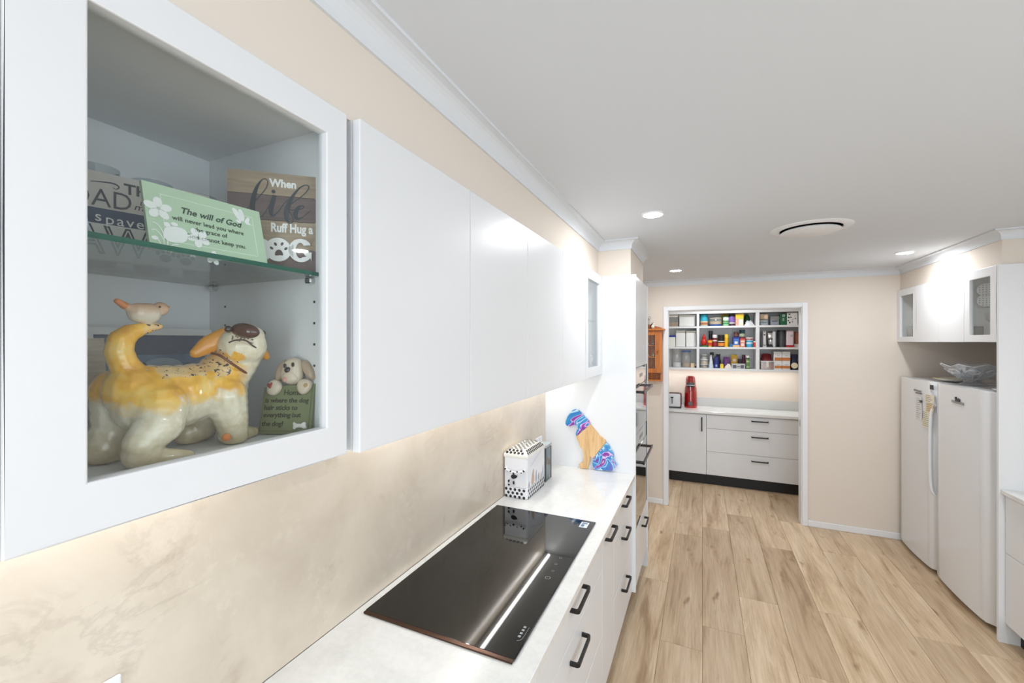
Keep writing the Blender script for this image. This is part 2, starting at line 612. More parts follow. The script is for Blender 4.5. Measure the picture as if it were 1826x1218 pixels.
# ------------------------------------------------------------------ key dimensions (metres; camera stands at 0,0)
XL = -1.005      # left wall
XR = 2.25        # right wall
YF = 4.805       # far wall
ZC = 2.398       # ceiling
ZN = 2.34        # lower edge of the cornice
XU = -0.60       # fronts of the upper cabinets
ZU0, ZU1 = 1.533, 2.175
YT0, YT1 = 2.775, 3.45   # oven tower
XB = -0.41       # fronts of the base drawers
PX0, PX1, PY1 = -0.75, 1.10, 6.13   # pantry
OX0, OX1, OZ = -0.331, 0.862, 2.07  # pantry doorway

# ------------------------------------------------------------------ the setting
bm = bx(XL - .1, XR + .1, YB - .1, PY1 + .1, -0.05, -0.004)
floor = struct('floor', bm, mat('subfloor', (150, 124, 98), 0.8), label='light oak plank floor')
PWID = 0.228
lens = {}
for k in range(-5, 11):
    x0, x1 = k * PWID + 0.002, (k + 1) * PWID + 0.002
    if x1 < XL or x0 > XR:
        continue
    x0c, x1c = max(x0, XL), min(x1, XR)
    y = -1.2 - random.random() * 1.4
    while y < PY1:
        y2 = min(y + 1.52, PY1)
        if y2 > -1.0 and y2 - y > 0.05:
            key = (round(x1c - x0c, 3), round(y2 - y, 3))
            if key not in lens:
                w2, l2 = key[0] / 2, key[1] / 2
                b = bx(-w2 + .0007, w2 - .0007, -l2 + .0007, l2 - .0007, -0.006, 0.0, bev=0.0012, seg=1)
                me = bpy.data.meshes.new('plank'); bmesh.ops.recalc_face_normals(b, faces=b.faces); b.to_mesh(me); b.free(); me.materials.append(OAK)
                lens[key] = me
            o = bpy.data.objects.new('plank', lens[key]); COL.objects.link(o)
            o.location = ((x0c + x1c) / 2, (y + y2) / 2, 0); o.parent = floor
        y = y2

struct('ceiling', bx(XL - .1, XR + .1, YB - .1, PY1 + .1, ZC, ZC + .08), CEIL)
struct('wall_left', bx(XL - .1, XL, YB, YF, 0, ZC), WALL)
bm = B()
box(bm, XR, XR + .1, YB, ADD_WIN_Y0, 0, ZC); box(bm, XR, XR + .1, ADD_WIN_Y1, YF, 0, ZC); box(bm, XR, XR + .1, ADD_WIN_Y0, ADD_WIN_Y1, 0, ADD_WIN_Z0); box(bm, XR, XR + .1, ADD_WIN_Y0, ADD_WIN_Y1, ADD_WIN_Z1, ZC)
struct('wall_right', bm, WALL)
bm = B()
box(bm, XL - .1, OX0 - .0185, YF, YF + .12, 0, ZC); box(bm, OX1 + .0185, XR + .1, YF, YF + .12, 0, ZC); box(bm, OX0 - .0185, OX1 + .0185, YF, YF + .12, OZ + .0185, ZC)
struct('wall_far', bm, WALL)
struct('wall_pantry_back', bx(PX0 - .1, PX1 + .1, PY1, PY1 + .1, 0, ZC), WALL)
struct('wall_pantry_left', bx(PX0 - .1, PX0, YF + .12, PY1, 0, ZC), WALL)
struct('wall_pantry_right', bx(PX1, PX1 + .1, YF + .12, PY1, 0, ZC), WALL)
# back wall behind the camera, with a wide opening added for the fill light
bm = B()
box(bm, XL - .1, -0.5, YB - .1, YB, 0, ZC); box(bm, 1.9, XR + .1, YB - .1, YB, 0, ZC)
box(bm, -0.5, 1.9, YB - .1, YB, 0, 0.35); box(bm, -0.5, 1.9, YB - .1, YB, 2.32, ZC)
struct('wall_back', bm, WALL)
bm = B()
for (a, b, c, d) in ((-.5, 1.9, .35, .40), (-.5, 1.9, 2.27, 2.32), (-.5, -.45, .35, 2.32), (1.85, 1.9, .35, 2.32), (.675, .725, .35, 2.32)):
    box(bm, a, b, YB - .08, YB - .02, c, d)
struct('added_window_1', bm, TRIM)  # unseen frame added around the back fill lamp
bm = B()
for (a, b, c, d) in ((ADD_WIN_Y0, ADD_WIN_Y1, ADD_WIN_Z0, ADD_WIN_Z0 + .05), (ADD_WIN_Y0, ADD_WIN_Y1, ADD_WIN_Z1 - .05, ADD_WIN_Z1), (ADD_WIN_Y0, ADD_WIN_Y0 + .05, ADD_WIN_Z0 + .05, ADD_WIN_Z1 - .05), (ADD_WIN_Y1 - .05, ADD_WIN_Y1, ADD_WIN_Z0 + .05, ADD_WIN_Z1 - .05), (-.875, -.825, ADD_WIN_Z0 + .05, ADD_WIN_Z1 - .05)):
    box(bm, XR + .02, XR + .08, a, b, c, d)
struct('added_window_2', bm, TRIM)  # unseen frame added around the side fill lamp
# bulkheads above the cabinets
struct('wall_bulkhead_left', bx(XL, -0.624, YB, YT0, ZU1, ZC), WALL)
struct('wall_bulkhead_tower', bx(XL, -0.417, YT0, 3.39, ZU1, ZC), WALL)
struct('wall_bulkhead_right', bx(1.595, XR, 3.42, YF, 2.195, ZC), WALL)

# cornice: one cove profile swept round the room
path = [(-.624, YB), (-.624, YT0), (-.417, YT0), (-.417, 3.39), (XL, 3.39), (XL, YF), (1.595, YF), (1.595, 3.42), (XR, 3.42), (XR, YB)]
prof = [(0.0, ZN), (0.007, ZN), (0.007, ZN + .009)] + [(0.007 + .037 * (1 - math.cos(t * math.pi / 12)), ZN + .009 + .041 * math.sin(t * math.pi / 12)) for t in range(1, 6)] + [(0.046, ZC - .008), (0.053, ZC - .008), (0.053, ZC)]
bm = B()
rings = []
for i, p in enumerate(path):
    def nrm(a, b):
        d = Vector((b[0] - a[0], b[1] - a[1])).normalized(); return Vector((d.y, -d.x))
    if i == 0: m_ = nrm(path[0], path[1])
    elif i == len(path) - 1: m_ = nrm(path[-2], path[-1])
    else:
        n1, n2 = nrm(path[i - 1], p), nrm(p, path[i + 1]); m_ = n1 + n2; m_ = m_ / (m_.dot(n1))
    rings.append([bm.verts.new((p[0] + m_.x * d, p[1] + m_.y * d, z)) for d, z in prof])
for a, b in zip(rings[:-1], rings[1:]):
    for k in range(len(prof) - 1):
        bm.faces.new((a[k], a[k + 1], b[k + 1], b[k]))
struct('trim_1', bm, CEIL, label='white cove cornice')
# doorway lining and architrave
bm = B()
box(bm, OX0 - .018, OX0, YF - .002, YF + .125, 0, OZ + .018); box(bm, OX1, OX1 + .018, YF - .002, YF + .125, 0, OZ + .018); box(bm, OX0, OX1, YF - .002, YF + .125, OZ, OZ + .018)
struct('trim_2', bm, TRIM, label='white door lining')
bm = B()
box(bm, OX0 - .05, OX0 - .006, YF - .016, YF, 0, OZ + .05, .003, 1); box(bm, OX1 + .006, OX1 + .05, YF - .016, YF, 0, OZ + .05, .003, 1); box(bm, OX0 - .006, OX1 + .006, YF - .016, YF, OZ + .006, OZ + .05, .003, 1)
struct('trim_3', bm, TRIM, label='white architrave round the pantry doorway')
struct('baseboard_far_left', bx(XL, OX0 - .05, YF - .012, YF, 0, .055, .003, 1), TRIM)
struct('baseboard_far_right', bx(OX1 + .05, 1.70, YF - .012, YF, 0, .055, .003, 1), TRIM)
struct('baseboard_left', bx(XL, XL + .012, YT1, YF - .012, 0, .055, .003, 1), TRIM)


def handle(parent, p, axis, L=0.165, out=(1, 0, 0), proj=0.034, t=0.009, w_=0.013, name='handle'):
    """flat black D-handle: p = middle of its foot line on the front, axis = run, out = away from the front"""
    p, axis, out = Vector(p), Vector(axis).normalized(), Vector(out).normalized()
    side = axis.cross(out)
    r = 0.012
    prof_ = [(-L / 2, 0), (-L / 2, proj - r)] + [(-L / 2 + r - r * math.cos(a * math.pi / 8), proj - r + r * math.sin(a * math.pi / 8)) for a in range(1, 5)]
    prof_ += [(-a, b) for a, b in reversed(prof_)]
    inn = [(-L / 2 + t, 0), (-L / 2 + t, proj - r)] + [(-L / 2 + t + (r - t * .5) * (1 - math.cos(a * math.pi / 8)), proj - r + (r - t) * math.sin(a * math.pi / 8)) for a in range(1, 5)]
    inn += [(-a, b) for a, b in reversed(inn)]
    bm = B()
    n = len(prof_)
    R = []
    for (a, b), (c, d) in zip(prof_, inn):
        R.append([bm.verts.new(p + axis * q[0] + out * q[1] + side * s * w_ / 2) for q, s in (((a, b), -1), ((a, b), 1), ((c, d), 1), ((c, d), -1))])
    for i in range(n - 1):
        for k in range(4):
            bm.faces.new((R[i][k], R[i][(k + 1) % 4], R[i + 1][(k + 1) % 4], R[i + 1][k]))
    bm.faces.new(R[0]); bm.faces.new(list(reversed(R[-1])))
    return obj(name, bm, BLACK, parent, label='black handle')


# ------------------------------------------------------------------ left run: splashback, worktop, base cabinets
solo('splashback', bx(XL + .001, XL + .012, YB + .3, YT0 - .001, 0.9005, ZU0 - .0005), STONE, 'sandy beige stone splashback panel behind the cooktop', 'splashback')
XS = XL + .012
bm = bx(XS, -0.39, YB + .3, YT0, 0.872, 0.9, .002, 1)
solo('worktop', bm, TOP, 'long white stone worktop carrying the black cooktop', 'worktop')


def base_cab(name, label, y0, y1, fronts, side=1, xf=XB, xb=XS, ztop=.872, zb=.145, group=None, xk=None, kick=True):
    """side=+1: fronts face +X. fronts = list of (z0, z1, handle z or None)"""
    t = thing(name, label, 'cabinet', ((xf + xb) / 2, (y0 + y1) / 2, 0), group)
    xi = xf - side * .02
    obj('body', bx(min(xi, xb), max(xi, xb), y0 + .0005, y1 - .0005, zb, ztop), WHITE_IN, t)
    if kick:
        k = xf - side * .065
        obj('kick_board', bx(min(k, k - side * .016), max(k, k - side * .016), y0, y1, 0, zb), KICK, t)
    for z0, z1, hz in fronts:
        f = obj('drawer' if len(fronts) > 1 else 'door', bx(min(xf, xi + side * .001), max(xf, xi + side * .001), y0 + .0015, y1 - .0015, z0 + .0015, z1 - .0015, .0015, 1), WHITE, t)
        if hz:
            handle(f, (xf, (y0 + y1) / 2, hz), (0, 1, 0), out=(side, 0, 0))
    return t


D3 = [(.72, .862, .832), (.425, .72, .651), (.145, .425, .362)]
base_cab('drawer_cabinet', 'white three-drawer base cabinet under the cooktop', 1.04, 1.90, D3)
base_cab('pull_out_cabinet', 'narrow white base cabinet with one door and a black handle', 1.90, 2.17, [(.145, .862, .832)])
base_cab('drawer_cabinet', 'white three-drawer base cabinet beside the oven tower', 2.17, YT0 - .001, D3)
base_cab('drawer_cabinet', 'white base cabinet with drawers under the power outlet', .18, 1.04, D3)

# cooktop
CX0, CX1, CY0, CY1 = -0.961, -0.451, 1.018, 1.949
ck = thing('cooktop', 'black glass induction cooktop set on the white worktop', 'cooktop', ((CX0 + CX1) / 2, (CY0 + CY1) / 2, .9))
obj('glass', bx(CX0, CX1, CY0, CY1, .9, .907, .0012, 1), HOB, ck)
obj('edge_trim', bx(CX0 + .002, CX1 - .002, CY0 - .012, CY0 - .0002, .9005, .9068, .001, 1), mat('bronze_trim', (92, 70, 60), 0.25, 1.0), ck, label='thin bronze edge trim')
pl = Plane((0, 0, .9071), (1, 0, 0), (0, 1, 0))
GREYM = flat((150, 155, 158), 0.5)
bm = B()
for (a, b_, r) in ((onZ(.907, 991, 1015)), ) and [(-.50, 1.42, .010), (-.498, 1.47, .005), (-.503, 1.52, .005), (-.50, 1.57, .006)]:
    q = disc_poly(a, b_, r, n=20); q2 = disc_poly(a, b_, r * .84, n=20)
    A = [bm.verts.new((u, v, .90715)) for u, v in q]; Bv = [bm.verts.new((u, v, .90715)) for u, v in q2]
    for i in range(20):
        bm.faces.new((A[i], A[(i + 1) % 20], Bv[(i + 1) % 20], Bv[i]))
obj('control_marks', bm, GREYM, ck, kind='stuff')
bm = B()
for i in range(4):
    box(bm, -.478, -.470, 1.100 + i * .014, 1.108 + i * .014, .9071, .9073)
tube(bm, [(-.474, 1.085, .9072), (-.466, 1.09, .9072), (-.462, 1.10, .9072), (-.462, 1.15, .9072)], .0006, 4)
obj('slider_marks', bm, GREYM, ck, kind='stuff')
st = obj('sticker', bx(-.510, -.474, 1.868, 1.926, .9071, .9075), flat((222, 232, 240), .4), ck, label='small white and blue sticker')
bm = B(); box(bm, -.504, -.490, 1.876, 1.900, .9075, .9077); box(bm, -.504, -.480, 1.906, 1.918, .9075, .9077)
obj('print', bm, flat((86, 116, 150), .5), st)

# power outlets on the splashback
for (yc, zc, lab) in ((0.36, 1.09, 'white power outlet on the stone splashback under the glass display cabinet'), (2.63, 1.075, 'white power outlet on the splashback behind the spotted tin')):
    t = thing('power_outlet', lab, 'outlet', (XS, yc, zc - .037))
    obj('plate', bx(XS, XS + .008, yc - .059, yc + .059, zc - .037, zc + .037, .003, 2), flat((240, 241, 245), .3), t)
    for s in (-1, 1):
        obj('switch', bx(XS + .008, XS + .0105, yc + s * .03 - .008, yc + s * .03 + .008, zc + .008, zc + .026, .001, 1), flat((250, 250, 252), .3), t)
        bm = B()
        for dy, a in ((-.007, .5), (.007, -.5), (0, 0)):
            box(bm, XS + .008, XS + .0083, yc + s * .03 + dy - .001, yc + s * .03 + dy + .001, zc - .02, zc - .011)
        obj('socket_slots', bm, flat((50, 50, 52), .5), t)

# ------------------------------------------------------------------ upper cabinets on the left


def carcass(t, y0, y1, x_front, x_back, z0, z1, th=.016, side=1):
    xa, xb = min(x_front, x_back), max(x_front, x_back)
    xbk = xa if side > 0 else xb
    obj('side_panel', bx(xa, xb, y0, y0 + th, z0, z1), WHITE_IN, t)
    obj('side_panel', bx(xa, xb, y1 - th, y1, z0, z1), WHITE_IN, t)
    obj('top_panel', bx(xa, xb, y0 + th, y1 - th, z1 - th, z1), WHITE_IN, t)
    obj('bottom_panel', bx(xa, xb, y0 + th, y1 - th, z0, z0 + th), WHITE_IN, t)
    a, b_ = (xbk, xbk + .008) if side > 0 else (xbk - .008, xbk)
    obj('back_panel', bx(a, b_, y0 + th, y1 - th, z0 + th, z1 - th), WHITE_IN, t)


def framed_door(t, y0, y1, z0, z1, xo, th, fw, side=1, gl=GLASS):
    """frame of four rails with a pane set back in it; xo = outer face"""
    xi = xo - side * th
    a, b_ = min(xo, xi), max(xo, xi)
    bm = B()
    loops = []
    for x in (xo, xi):
        for (p, q, r, u) in ((y0, y1, z0, z1), (y0 + fw[0], y1 - fw[1], z0 + fw[2], z1 - fw[3])):
            loops.append([bm.verts.new((x, y, z)) for y, z in ((p, r), (q, r), (q, u), (p, u))])
    fo, fi, bo, bi = loops
    for i in range(4):
        j = (i + 1) % 4
        for l0, l1 in ((fo, fi), (bo, bi), (fo, bo), (fi, bi)):
            bm.faces.new((l0[i], l0[j], l1[j], l1[i]))
    es = [e for e in bm.edges if all(v in fo for v in e.verts) or all(v in fi for v in e.verts) or (e.verts[0] in fo and e.verts[1] in bo) or (e.verts[0] in bo and e.verts[1] in fo)]
    bmesh.ops.bevel(bm, geom=es, offset=.0022, segments=2, affect='EDGES', profile=.5)
    d = obj('door', bm, WHITE, t)
    xm = xo - side * (th * .6 + .002)
    obj('glass_pane', bx(xm - .002, xm + .002, y0 + fw[0] - .004, y1 - fw[1] + .004, z0 + fw[2] - .004, z1 - fw[3] + .004), gl, d)
    return d


XD = -0.612       # outer face of the glass display door
ZSH = 1.872       # upper face of the glass shelf
ZFL = 1.572       # floor inside the display cabinet
dc = thing('display_cabinet', 'white wall cabinet with a big glass door showing a dog figurine', 'cabinet', (-.8, .385, ZU0))
obj('side_panel', bx(-.997 + .004, -.634, .168, .186, ZU0, ZU1), WHITE_IN, dc)
obj('side_panel', bx(-.993, -.634, .572, .602, ZU0, ZU1), WHITE_IN, dc)
obj('top_panel', bx(-.993, -.634, .186, .572, 2.140, ZU1), WHITE_IN, dc)
obj('bottom_panel', bx(-.993, -.634, .186, .572, ZU0, ZFL), WHITE_IN, dc)
obj('back_panel', bx(-.993, -.985, .186, .572, ZFL, 2.14), WHITE_IN, dc)
framed_door(dc, .168, .6005, ZU0, ZU1, XD, .020, (.063, .0475, .058, .055))
gs = obj('glass_shelf', bx(-.983, -.642, .188, .570, ZSH - .007, ZSH), SHELF_GLASS, dc, label='clear glass shelf')
obj('shelf_edge', bx(-.6419, -.6405, .188, .570, ZSH - .007, ZSH), SHELF_EDGE, gs, label='dark green cut edge of the glass shelf')
for x in (-.96, -.67):
    for ya_ in (.560, .187):
        obj('shelf_support', bx(x - .008, x + .008, ya_, ya_ + .011, ZSH - .018, ZSH - .0075, .002, 1), CHROME, dc)
bm = B()
for x in (-.93, -.665):
    for z in (1.66, 1.70, 1.74, 1.78, 1.82, 1.92, 1.96):
        bmesh.ops.create_cone(bm, cap_ends=True, segments=10, radius1=.0025, radius2=.0025, depth=.0006, matrix=Matrix.Translation((x, .5716, z)) @ Matrix.Rotation(math.pi / 2, 4, 'X'))
obj('peg_holes', bm, flat((40, 42, 44), .6), dc, kind='stuff')

seams = [.619, 1.046, 1.477, 1.920, 2.345, YT0 - .001]
labs = ['plain white wall cabinet next to the glass display cabinet', 'plain white wall cabinet, second after the glass display cabinet', 'plain white wall cabinet, third after the glass display cabinet', 'plain white wall cabinet beside the small glass door by the tower']
for i in range(4):
    y0, y1 = seams[i], seams[i + 1]
    t = thing('wall_cabinet', labs[i], 'cabinet', (-.8, (y0 + y1) / 2, ZU0), 'plain white upper cabinets over the worktop')
    carcass(t, y0, y1, -.621, -.993, ZU0, ZU1)
    obj('door', bx(-.620, XU, y0 + .0012, y1 - .0012, ZU0 - .002, ZU1, .0018, 2), WHITE, t)
y0, y1 = seams[4], seams[5]
t = thing('display_cabinet', 'white wall cabinet with a narrow glass door beside the oven tower', 'cabinet', (-.8, (y0 + y1) / 2, ZU0))
carcass(t, y0, y1, -.621, -.993, ZU0, ZU1)
framed_door(t, y0 + .001, y1 - .001, ZU0 - .002, ZU1, XU, .020, (.062, .066, .06, .06))
g2 = obj('glass_shelf', bx(-.983, -.64, y0 + .018, y1 - .018, 1.875, 1.881), SHELF_GLASS, t)
# next cabinet beyond the picture's left edge
t = thing('wall_cabinet', 'plain white wall cabinet on the other side of the glass display cabinet', 'cabinet', (-.8, -.05, ZU0))
carcass(t, -.27, .164, -.633, -.993, ZU0, ZU1)
obj('door', bx(-.632, XD, -.269, .1635, ZU0, ZU1, .0018, 2), WHITE, t)

# LED strips under the upper cabinets
for (a, b_, lab) in ((.20, .60, 'LED strip light under the glass display cabinet'), (.97, 2.74, 'long LED strip light under the plain upper cabinets')):
    t = thing('led_strip_light', lab, 'light', (-.955, (a + b_) / 2, ZU0 - .008))
    obj('profile', bx(-.965, -.945, a, b_, ZU0 - .004, ZU0), STEEL, t)
    obj('diffuser', bx(-.962, -.948, a + .002, b_ - .002, ZU0 - .007, ZU0 - .004), LED, t)
    area('led_light', (0, 0, -.001), (0, 0, 0), .012, b_ - a, LED_W * (b_ - a), (1, .99, .98), t)

# ------------------------------------------------------------------ oven tower
tw = thing('oven_tower', 'tall white cabinet tower housing two black ovens', 'cabinet', (-.69, 3.1, 0))
obj('side_panel', bx(XL + .002, -.386, YT0, YT0 + .018, .147, ZU1), WHITE, tw)
obj('side_panel', bx(XL + .002, -.386, YT1 - .03, YT1, 0, ZU1), WHITE, tw)
obj('body', bx(XL + .002, -.60, YT0 + .018, YT1 - .03, .147, ZU1), WHITE_IN, tw)
obj('kick_board', bx(-.50, -.484, YT0, YT1 - .03, 0, .147), KICK, tw)
obj('door', bx(-.412, -.392, YT0 + .020, YT1 - .032, 1.575, ZU1 - .002, .0015, 1), WHITE, tw)
d = obj('drawer', bx(-.412, -.392, YT0 + .020, YT1 - .032, .149, .517, .0015, 1), WHITE, tw)
handle(d, (-.392, 3.19, .44), (0, 1, 0))


def oven(lab, z0, z1, hz, split):
    t = thing('oven', lab, 'oven', (-.5, 3.1, z0))
    ya, yb = YT0 + .021, YT1 - .033
    obj('body', bx(-.598, -.413, ya + .01, yb - .01, z0 + .004, z1 - .004), flat((30, 30, 31), .5), t)
    dd = obj('door', bx(-.412, -.392, ya, yb, z0 + .001, split - .002, .0015, 1), OVEN_GLASS, t, label='mirror-black glass oven door')
    if z1 - split > .02:
        c = obj('control_panel', bx(-.412, -.394, ya, yb, split, z1 - .001, .0015, 1), OVEN_GLASS, t)
        obj('display', bx(-.394, -.3935, 3.02, 3.18, (split + z1) / 2 - .012, (split + z1) / 2 + .012), flat((60, 66, 70), .2), c)
    for q_ in (ya, yb - .006):
        obj('side_frame', bx(-.412, -.3905, q_, q_ + .006, z0, z1), flat((12, 12, 13), .35), t)
    h = obj('handle', bx(-.352, -.340, ya + .05, yb - .05, hz - .010, hz + .010, .003, 2), flat((20, 20, 22), .25), dd, label='black bar handle')
    for y in (ya + .07, yb - .07):
        obj('handle_post', bx(-.393, -.345, y - .012, y + .012, hz - .008, hz + .008, .002, 1), flat((20, 20, 22), .25), dd)
    return t


oven('upper compact black glass oven in the white tower', 1.135, 1.573, 1.415, 1.45)
oven('lower tall black glass oven in the white tower', .520, 1.133, .955, 1.03)

# ------------------------------------------------------------------ pantry
PF = 5.665        # fronts of the pantry base cabinets
pb = thing('pantry_cabinet', 'white pantry base cabinet with one door and a vertical black handle', 'cabinet', (-.35, 5.9, 0))
obj('body', bx(PX0, .046, PF + .02, PY1 - .003, .127, .868), WHITE_IN, pb)
obj('kick_board', bx(PX0, .0465, PF + .05, PF + .066, 0, .127), KICK, pb)
dd = obj('door', bx(-.43, .0455, PF, PF + .019, .128, .858, .0015, 1), WHITE, pb)
handle(dd, (-.003, PF, .738), (0, 0, 1), out=(0, -1, 0), L=.17)
obj('door', bx(PX0 + .002, -.433, PF, PF + .019, .128, .858, .0015, 1), WHITE, pb)
pd = thing('pantry_cabinet', 'white pantry base cabinet with three wide drawers', 'cabinet', (.57, 5.9, 0))
obj('body', bx(.047, PX1, PF + .02, PY1 - .003, .127, .868), WHITE_IN, pd)
obj('kick_board', bx(.0475, PX1, PF + .05, PF + .066, 0, .127), KICK, pd)
for z0, z1, hz in ((.691, .858, .816), (.412, .691, .630), (.128, .412, .349)):
    f = obj('drawer', bx(.049, PX1 - .002, PF, PF + .019, z0 + .0015, z1 - .0015, .0015, 1), WHITE, pd)
    handle(f, (.612, PF, hz), (1, 0, 0), out=(0, -1, 0), L=.172)
solo('worktop', bx(PX0, PX1, PF - .03, PY1, .870, .9, .002, 1), TOP, 'white stone worktop in the pantry with toaster on it', 'worktop')
solo('upstand', bx(PX0, PX1, PY1 - .02, PY1, .9, 1.012, .0015, 1), mat('grey_stone', (206, 208, 206), .3), 'pale grey stone upstand behind the pantry worktop', 'upstand')
SF = 5.83         # shelf fronts
ZS = [1.414, 1.680, 1.942]
sh = thing('pantry_shelving', 'white open pantry shelving packed with groceries', 'shelving', (.2, 6.0, 1.39))
obj('bottom_board', bx(PX0, PX1, SF, PY1, 1.390, ZS[0], .001, 1), WHITE, sh)
obj('top_board', bx(PX0, PX1, SF, PY1, 2.098, 2.130, .001, 1), WHITE, sh)
obj('back_board', bx(PX0, PX1, PY1 - .008, PY1, ZS[0], 2.098), WHITE_IN, sh)
UP = []
for ca, cb_ in ((437, 470), (1180, 1225)):
    r_ = [onY(SF, 1180 + c_ / 7.023, 600).x for c_ in (ca, cb_)]; UP.append(r_)
for a, b_ in UP:
    obj('upright', bx(a, b_, SF, PY1 - .008, ZS[0], 2.098, .001, 1), WHITE, sh)
for a, b_ in ((PX0, UP[0][0]), (UP[0][1], UP[1][0]), (UP[1][1], PX1)):
    for z in ZS[1:]:
        obj('shelf', bx(a, b_, SF + .001, PY1 - .008, z - .024, z, .001, 1), WHITE, sh)
t = thing('led_strip_light', 'LED strip light under the pantry shelving', 'light', (.2, 5.98, 1.382))
obj('profile', bx(-.7, 1.06, 5.97, 5.99, 1.386, 1.390), STEEL, t)
obj('diffuser', bx(-.698, 1.058, 5.973, 5.987, 1.383, 1.386), LED, t)
area('led_light', (-.02, 0, 0), (0, 0, 0), 1.74, .012, LED_W * 1.1, (.93, .97, 1.0), t)


# ---- groceries: pixel box on the shelf crop -> metres at a given depth
def gx(cx, Y):      # crop x (1180,540 at 7.023x) -> X on plane Y
    return onY(Y, 1180 + cx / 7.023, 609.5).x


def gz(cy, cx, Y):
    return onY(Y, 1180 + cx / 7.023, 540 + cy / 7.023).z


def dims(x0, x1, top, row, Y):
    a, b_ = gx(x0, Y), gx(x1, Y)
    z1 = gz(top, (x0 + x1) / 2, Y)
    return a, b_, ZS[row] + .0005, min(z1, 2.094 if row == 2 else (1.653 if row == 0 else 1.915))


GRP = 'groceries on the pantry shelves'


def carton(name, lab, cat, x0, x1, top, row, col, Y=5.87, dep=.12, bands=(), base=None, bev=.002, m=None, z_off=0):
    a, b_, z0, z1 = dims(x0, x1, top, row, Y)
    if base is not None:
        z0 = base
    t = thing(name, lab, cat, ((a + b_) / 2, Y + dep / 2, z0), GRP)
    obj('box', bx(a, b_, Y, Y + dep, z0, z1, bev, 1), m or flat(col, .5), t)
    h = z1 - z0
    for k, (f0, f1, c, *xr) in enumerate(bands):
        u0, u1 = xr if xr else (0.0, 1.0)
        obj('label_print', bx(a + (b_ - a) * u0 - (.0004 if u0 == 0 else 0), a + (b_ - a) * u1 + (.0004 if u1 == 1 else 0), Y - .0008 - k * .0004, Y + (dep * .6 if u0 == 0 and u1 == 1 else .001), z0 + h * f0, z0 + h * f1), flat(c, .5), t)
    return t, a, b_, z0, z1


def jar(name, lab, cat, x0, x1, top, row, col, lid=None, lidh=.14, bands=(), Y=5.93, m=None, sq=False, base=None, shape=None, fill=None, neck=.9):
    a, b_, z0, z1 = dims(x0, x1, top, row, Y)
    if base is not None:
        z0 = base
    r = (b_ - a) / 2; c = ((a + b_) / 2, Y, z0); h = z1 - z0
    t = thing(name, lab, cat, c, GRP)
    hb = h * (1 - (lidh if lid else 0))
    pts = shape or [(0.92, 0), (1.0, .03), (1.0, .9), (neck, 1.0)]
    n = 4 if sq else 24
    k = math.sqrt(2) if sq else 1
    bm = lathe(B(), [(r * p[0] * k, hb * p[1]) for p in pts], n, c)
    if sq:
        bmesh.ops.rotate(bm, verts=bm.verts, cent=c, matrix=Matrix.Rotation(math.pi / 4, 3, 'Z'))
    obj('body', bm, m or flat(col, .35), t, not sq)
    if fill:
        f1, fc = fill
        bm = lathe(B(), [(r * .9 * k, .003), (r * .93 * k, hb * f1)], n, c)
        if sq:
            bmesh.ops.rotate(bm, verts=bm.verts, cent=c, matrix=Matrix.Rotation(math.pi / 4, 3, 'Z'))
        obj('contents', bm, flat(fc, .8), t, not sq)
    if lid:
        bm = lathe(B(), [(r * .98 * k, hb), (r * 1.0 * k, hb + h * lidh * .2), (r * 1.0 * k, hb + h * lidh * .9), (r * .95 * k, h)], n, c)
        if sq:
            bmesh.ops.rotate(bm, verts=bm.verts, cent=c, matrix=Matrix.Rotation(math.pi / 4, 3, 'Z'))
        obj('lid', bm, flat(lid, .35), t, not sq)
    for f0, f1, cc in bands:
        if sq:
            obj('label_print', bx(a - .0005, b_ + .0005, Y - r - .0008, Y, z0 + h * f0, z0 + h * f1), flat(cc, .5), t)
        else:
            obj('label_print', lathe(B(), [(r * 1.008, h * f0), (r * 1.008, h * f1)], 24, c), flat(cc, .5), t, True)
    return t


def pouch(name, lab, cat, x0, x1, top, row, col, Y=5.90, dep=.07, bands=(), topw=.75, base=None, crinkle=.004, seed=1, m=None):
    a, b_, z0, z1 = dims(x0, x1, top, row, Y)
    if base is not None:
        z0 = base
    rnd = random.Random(seed)
    t = thing(name, lab, cat, ((a + b_) / 2, Y + dep / 2, z0), GRP)
    bm = B(); rows = []
    wd = (b_ - a) / 2; cx = (a + b_) / 2
    for k in range(7):
        f = k / 6
        w_ = wd * (1 + (topw - 1) * f) * (1 + (0.06 * math.sin(f * 3.14)))
        d_ = dep / 2 * max(.06, (1 - f ** 1.6))
        rows.append([bm.verts.new((cx + w_ * math.cos(q) * (1 if abs(math.cos(q)) > .5 else 1) + rnd.uniform(-1, 1) * crinkle, Y + dep / 2 + d_ * math.sin(q) + rnd.uniform(-1, 1) * crinkle * .6 * (k > 0), z0 + (z1 - z0) * f + rnd.uniform(-1, 1) * crinkle * (0 < k))) for q in [i * math.pi / 6 for i in range(12)]])
    for r0, r1 in zip(rows[:-1], rows[1:]):
        for i in range(12):
            bm.faces.new((r0[i], r0[(i + 1) % 12], r1[(i + 1) % 12], r1[i]))
    bm.faces.new(list(reversed(rows[0]))); bm.faces.new(rows[-1])
    obj('bag', bm, m or flat(col, .35), t, True)
    h = z1 - z0
    for f0, f1, u0, u1, cc in bands:
        obj('label_print', bx(a + (b_ - a) * u0, a + (b_ - a) * u1, Y + dep * .04 * f0 - .002, Y + dep * .35, z0 + h * f0, z0 + h * f1, .001, 1), flat(cc, .5), t)
    return t


